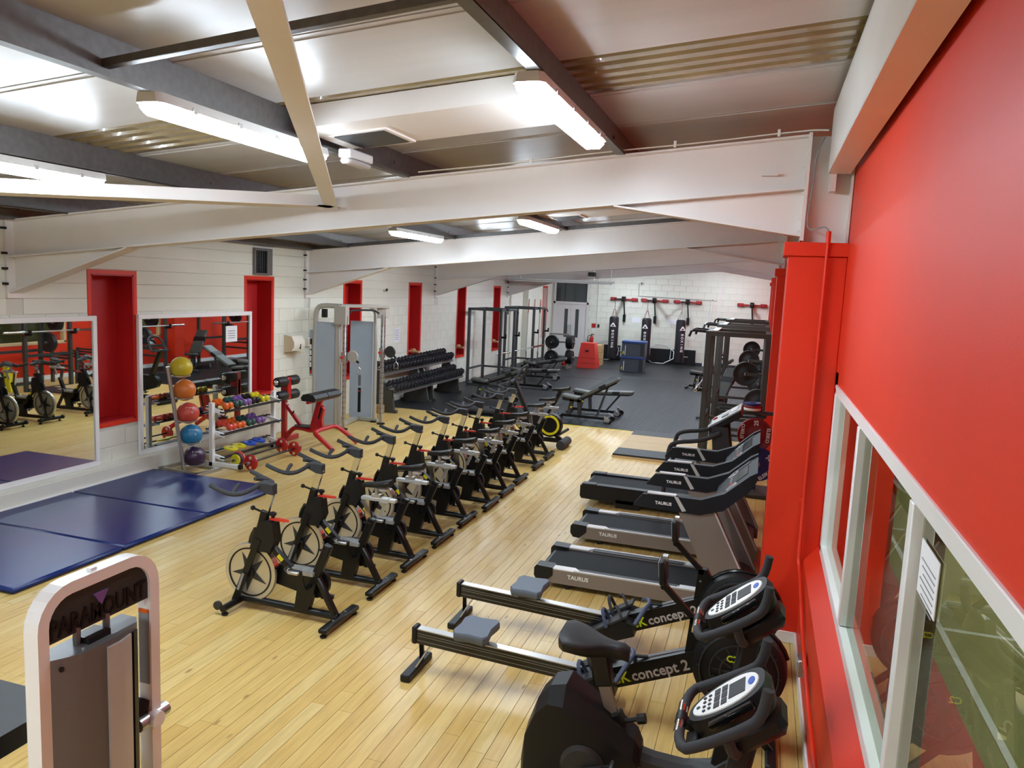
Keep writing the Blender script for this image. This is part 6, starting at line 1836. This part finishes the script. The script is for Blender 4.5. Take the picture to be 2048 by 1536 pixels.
# ================================================================ SQUAT RACKS
def squat_rack(y, nm, first):
    t = thing('squat_rack', 'dark steel squat rack by the red wall, ' + nm, 'squat rack', (-0.33, y + 0.55, 0), 0, 'squat racks by the red wall')
    hx, hy, h = 0.43, 0.55, 2.10
    for sx in (-1, 1):
        for sy in (-1, 1):
            up = MB().xbox(sx * hx - 0.04, sx * hx + 0.04, sy * hy - 0.035, sy * hy + 0.035, 0.0, h - 0.06, 0.004).build('upright', 'rack_grey', t)
            hl_ = MB()
            for k in range(18):
                z = 0.25 + k * 0.1
                hl_.cyl((sx * hx - 0.042, sy * hy, z), (sx * hx + 0.042, sy * hy, z), 0.011, n=6)
            hl_.build('pin_holes', 'black_metal', up)
        MB().bar((sx * hx, -hy, h - 0.03), (sx * hx, hy, h - 0.03), 0.08, 0.06).build('side_beam', 'rack_grey', t)
        MB().bar((sx * hx, -hy, 0.03), (sx * hx, hy, 0.03), 0.08, 0.06).build('base_beam', 'rack_grey', t)
        MB().bar((sx * hx, -hy, 0.75), (sx * hx, hy, 0.75), 0.05, 0.06).build('spotter_bar', 'charcoal', t)
    for sy in (-1, 1):
        MB().bar((-hx - 0.04, sy * hy, h - 0.03), (hx + 0.04, sy * hy, h - 0.03), 0.08, 0.07).build('cross_beam', 'rack_grey', t)
    for z in (0.45, 0.62):
        MB().bar((-hx, hy, z), (hx, hy, z), 0.05, 0.05).build('rear_brace', 'rack_grey', t)
    MB().xbox(-hx + 0.05, -hx + 0.13, -hy - 0.045, hy + 0.045, h + 0.005, h + 0.02).build('top_plate', 'silver_plastic', t)
    MB().tube([(-hx - 0.30, -0.42, h - 0.10), (-hx - 0.27, -0.38, h + 0.0), (-hx - 0.24, 0.38, h), (-hx - 0.27, 0.44, h - 0.1)], 0.02, 8, sm=1).bar((-hx, -0.3, h - 0.02), (-hx - 0.26, -0.3, h - 0.01), 0.04, 0.04).bar((-hx, 0.3, h - 0.02), (-hx - 0.26, 0.3, h - 0.01), 0.04, 0.04).build('pull_up_bar', 'black_metal', t)
    for sy in (-1, 1):
        MB().xbox(-hx - 0.17, -hx - 0.04, sy * hy - 0.03, sy * hy + 0.03, 1.18, 1.23).xbox(-hx - 0.17, -hx - 0.14, sy * hy - 0.03, sy * hy + 0.03, 1.18, 1.30).build('bar_hook', 'black_metal', t)
    for sy in (-1, 1):
        for z in (0.5, 0.95):
            MB().cyl((hx - 0.30, sy * (hy - 0.05), z), (hx - 0.30, sy * (hy - 0.05) - 0.22, z), 0.024, n=8)
    return t
for i, (y, nm) in enumerate(((12.0, 'first behind the treadmills'), (14.85, 'middle of the three'), (18.2, 'last of the three'))):
    squat_rack(y, nm, i == 0)
    yy = y + 0.55
    b_ = oly_bar('barbell', (-0.86, yy - 1.1, 1.255), (-0.86, yy + 1.1, 1.255), 'chrome barbell racked on the squat rack, ' + nm, 'racked barbells')
    for k in range(2):
        plate('vinyl_black', 0.2, 0.05, (-0.20, yy + 0.66 + 0.055 * k, 1.38), 'y', ('inner', 'outer')[k] + ' black weight plate stored on the squat rack ' + nm, 'plates stored on the rack ' + nm)
        plate('charcoal', 0.22, 0.05, (0.02, yy + 0.66 + 0.055 * k, 0.92), 'y', ('inner', 'outer')[k] + ' grey weight plate stored low on the squat rack ' + nm, 'low plates stored on the rack ' + nm)
    pgm = thing('plate_peg', 'steel storage peg bar fixed behind the squat rack ' + nm, 'peg', (-0.1, yy + 0.6, 0.85))
    MB().cyl((-0.10, -0.02, 0.53), (-0.10, 0.20, 0.53), 0.024, n=8).cyl((0.12, -0.02, 0.07), (0.12, 0.20, 0.07), 0.024, n=8).build('peg', 'satin', pgm)
    MB().bar((-0.10, 0, 0.53), (0.2, 0, 0.53), 0.04, 0.05).bar((0.2, 0, 0.05), (0.2, 0, 0.55), 0.04, 0.05).bar((0.12, 0, 0.07), (0.2, 0, 0.07), 0.04, 0.05).build('peg_arm', 'rack_grey', pgm)
# storage frames between the racks
for i, y in enumerate((13.75,)):
    t = thing('storage_rack', 'low dark barred storage rack between the first two squat racks', 'rack', (-0.25, y, 0))
    for sx in (-1, 1):
        for sy in (-1, 1):
            MB().xbox(sx * 0.36 - 0.03, sx * 0.36 + 0.03, sy * 0.35 - 0.03, sy * 0.35 + 0.03, 0, 0.75).build('upright', 'rack_grey', t)
    for k in range(4):
        MB().bar((-0.38, 0.35 - k * 0.22, 0.72 - k * 0.03), (0.38, 0.35 - k * 0.22, 0.72 - k * 0.03), 0.04, 0.04).build('shelf_bar', 'charcoal', t)
    MB().bar((-0.38, -0.35, 0.3), (0.38, -0.35, 0.3), 0.04, 0.04).bar((-0.38, 0.35, 0.3), (0.38, 0.35, 0.3), 0.04, 0.04).build('shelf_bar', 'charcoal', t)

# ---- lifting platform
pf = thing('lifting_platform', 'wooden lifting platform with dark rubber strips behind the treadmills', 'platform', (-1.0, 13.2, 0))
for k, (y0, y1, m_) in enumerate(((-1.15, -0.62, 'rubber'), (-0.62, 0.02, 'ply'), (0.02, 0.66, 'ply'), (0.66, 1.15, 'rubber'))):
    MB().xbox(-1.12, 0.16, y0 + 0.004, y1 - 0.004, 0.012, 0.058, 0.003).build('platform_board', m_, pf)
MB().xbox(-1.13, 0.17, -1.16, 1.16, 0.0, 0.03).build('platform_base', 'wood_peg', pf)

# ---- plate stand with the competition plates
ps = thing('plate_stand', 'dark plate storage stand at the column holding coloured plates', 'plate stand', (0.05, 10.75, 0))
MB().bar((0.0, 0.05, 0.0), (0.0, 0.05, 1.2), 0.07, 0.07).xbox(-0.28, 0.3, -0.3, 0.3, 0.0, 0.05, 0.01).bar((-0.26, 0.05, 1.1), (0.2, 0.05, 1.1), 0.05, 0.05).build('stand_frame', 'rack_grey', ps)
for x, z in ((-0.03, 0.83), (0.04, 0.46)):
    MB().cyl((x, 0.05, z), (x, -0.32, z), 0.024, n=10).build('peg', 'satin', ps)
MB().tube([(-0.30, -0.02, 1.0), (-0.24, -0.02, 1.10), (-0.05, -0.02, 1.12), (0.10, -0.02, 1.06)], 0.03, 8, sm=1).build('carry_handle', 'rack_grey', ps)
p = plate('plate_red', 0.225, 0.06, (0.02, 10.58, 0.83), 'y', 'dark red competition plate marked 25 on the plate stand', 'competition plates')
for a, s_ in ((PI * 0.92, 'ELEIKO'), (PI * 0.02, 'ELEIKO')):
    c = Vector((math.cos(a), 0, math.sin(a)))
    text(s_, 0.062, 'print_white', p, basis((c.x * 0.165, -0.032, c.z * 0.165), (0.05 if c.x < 0 else -0.05, 0, 1 if c.x < 0 else -1), (-c.x if c.x < 0 else c.x, 0, 0)), 0.002, bold=True)
text('25', 0.075, 'print_white', p, basis((0.01, -0.032, 0.165), (0, 0, 1), (-1, 0, 0)), 0.002, bold=True)
p = plate('plate_blue', 0.225, 0.055, (0.09, 10.45, 0.47), 'y', 'dark blue competition plate marked 20 on the plate stand', 'competition plates')
text('ELEIKO', 0.062, 'print_white', p, basis((0.10, -0.030, -0.13), (0.75, 0, 0.66), (-0.66, 0, 0.75)), 0.002, bold=True)
text('20', 0.075, 'print_white', p, basis((0.13, -0.030, 0.10), (0.6, 0, 0.8), (-0.8, 0, 0.6)), 0.002, bold=True)
for k, (m_, z, nm) in enumerate((('dispenser', 1.14, 'white'), ('plate_red', 1.175, 'red'), ('plate_blue', 1.21, 'blue'))):
    plate(m_, 0.112, 0.033, (-0.04, 10.76, z + 0.01), 'z', '%s small plate in the flat stack on the plate stand' % nm, 'small stacked plates')
yt = thing('yellow_block', 'yellow strapped foam block leaning in front of the first squat rack', 'block', (-0.55, 11.85, 0.0))
for k in range(2):
    MB().bar((0.0 + 0.07 * k, 0.0, 0.0), (0.10 + 0.07 * k, 0.0, 0.62), 0.10, 0.06).build('yellow_slab', 'yellow', yt)
bp = thing('bumper_row', 'row of black plates standing beside the yellow blocks', 'plate rack', (-0.26, 11.8, 0.0))
for k in range(4):
    MB().lathe([(0.02, -0.02), (0.19, -0.02), (0.2, 0), (0.19, 0.02), (0.02, 0.02)], (0.0 + 0.06 * k, 0.0, 0.2), 'x', 20).build('plate', 'vinyl_black', bp)

# ---- red service pipe on the column, sockets
rp = thing('service_pipe', 'red painted conduit running down the column to the floor ledge', 'pipe', (0.40, 6.07, 0))
MB().tube([(0.0, 0.0, 3.13), (0.0, 0.0, 0.72), (0.01, -0.05, 0.64), (0.015, -0.25, 0.60), (0.015, -1.1, 0.40), (0.015, -3.4, 0.40)], 0.013, 8, sm=1).build('conduit', 'red_paint', rp)
for z in (2.2, 1.15):
    MB().box((-0.012, 0.005, z), (0.03, 0.02, 0.025)).build('pipe_clip', 'red_paint', rp)
MB().cyl((0, 0, 3.05), (0, 0, 3.14), 0.018, n=10).build('pipe_bush', 'red_paint', rp)
MB().tube([(0, 0, 3.14), (-0.03, 0.02, 3.18), (-0.12, 0.06, 3.14), (-0.16, 0.08, 3.2), (-0.13, 0.08, 3.5), (-0.13, 0.1, 3.7), (-0.08, 0.1, 3.82)], 0.006, 6, sm=2).build('grey_cable', 'print_grey', rp)
sk2 = thing('wall_socket', 'grey surface socket box low on the red ledge wall', 'socket', (0.405, 5.0, 0.33))
MB().xbox(-0.02, 0.03, -0.07, 0.07, -0.04, 0.07, 0.005).build('socket_box', 'satin', sk2)
MB().xbox(-0.025, -0.018, -0.05, 0.05, -0.02, 0.05).build('socket_plate', 'silver_plastic', sk2)
cb_ = MB().tube([(-2.9, 6.16, ztop(-2.9) + 0.03), (-2.0, 6.16, ztop(-2.0) + 0.02), (-1.2, 6.16, ztop(-1.2) + 0.03), (-0.6, 6.16, ztop(-0.6) + 0.02), (0.2, 6.16, ztop(0.2) + 0.03), (0.34, 6.14, 3.86)], 0.006, 5, sm=1).build('roof_cable', 'dispenser')
tag(cb_, 'thin pale cable clipped along the top of the first roof frame', 'cable')
for x in (-1.9, -0.75, 0.0):
    MB().box((x, 6.16, ztop(x) + 0.03), (0.02, 0.02, 0.05)).build('cable_clip', 'gloss_white', cb_)
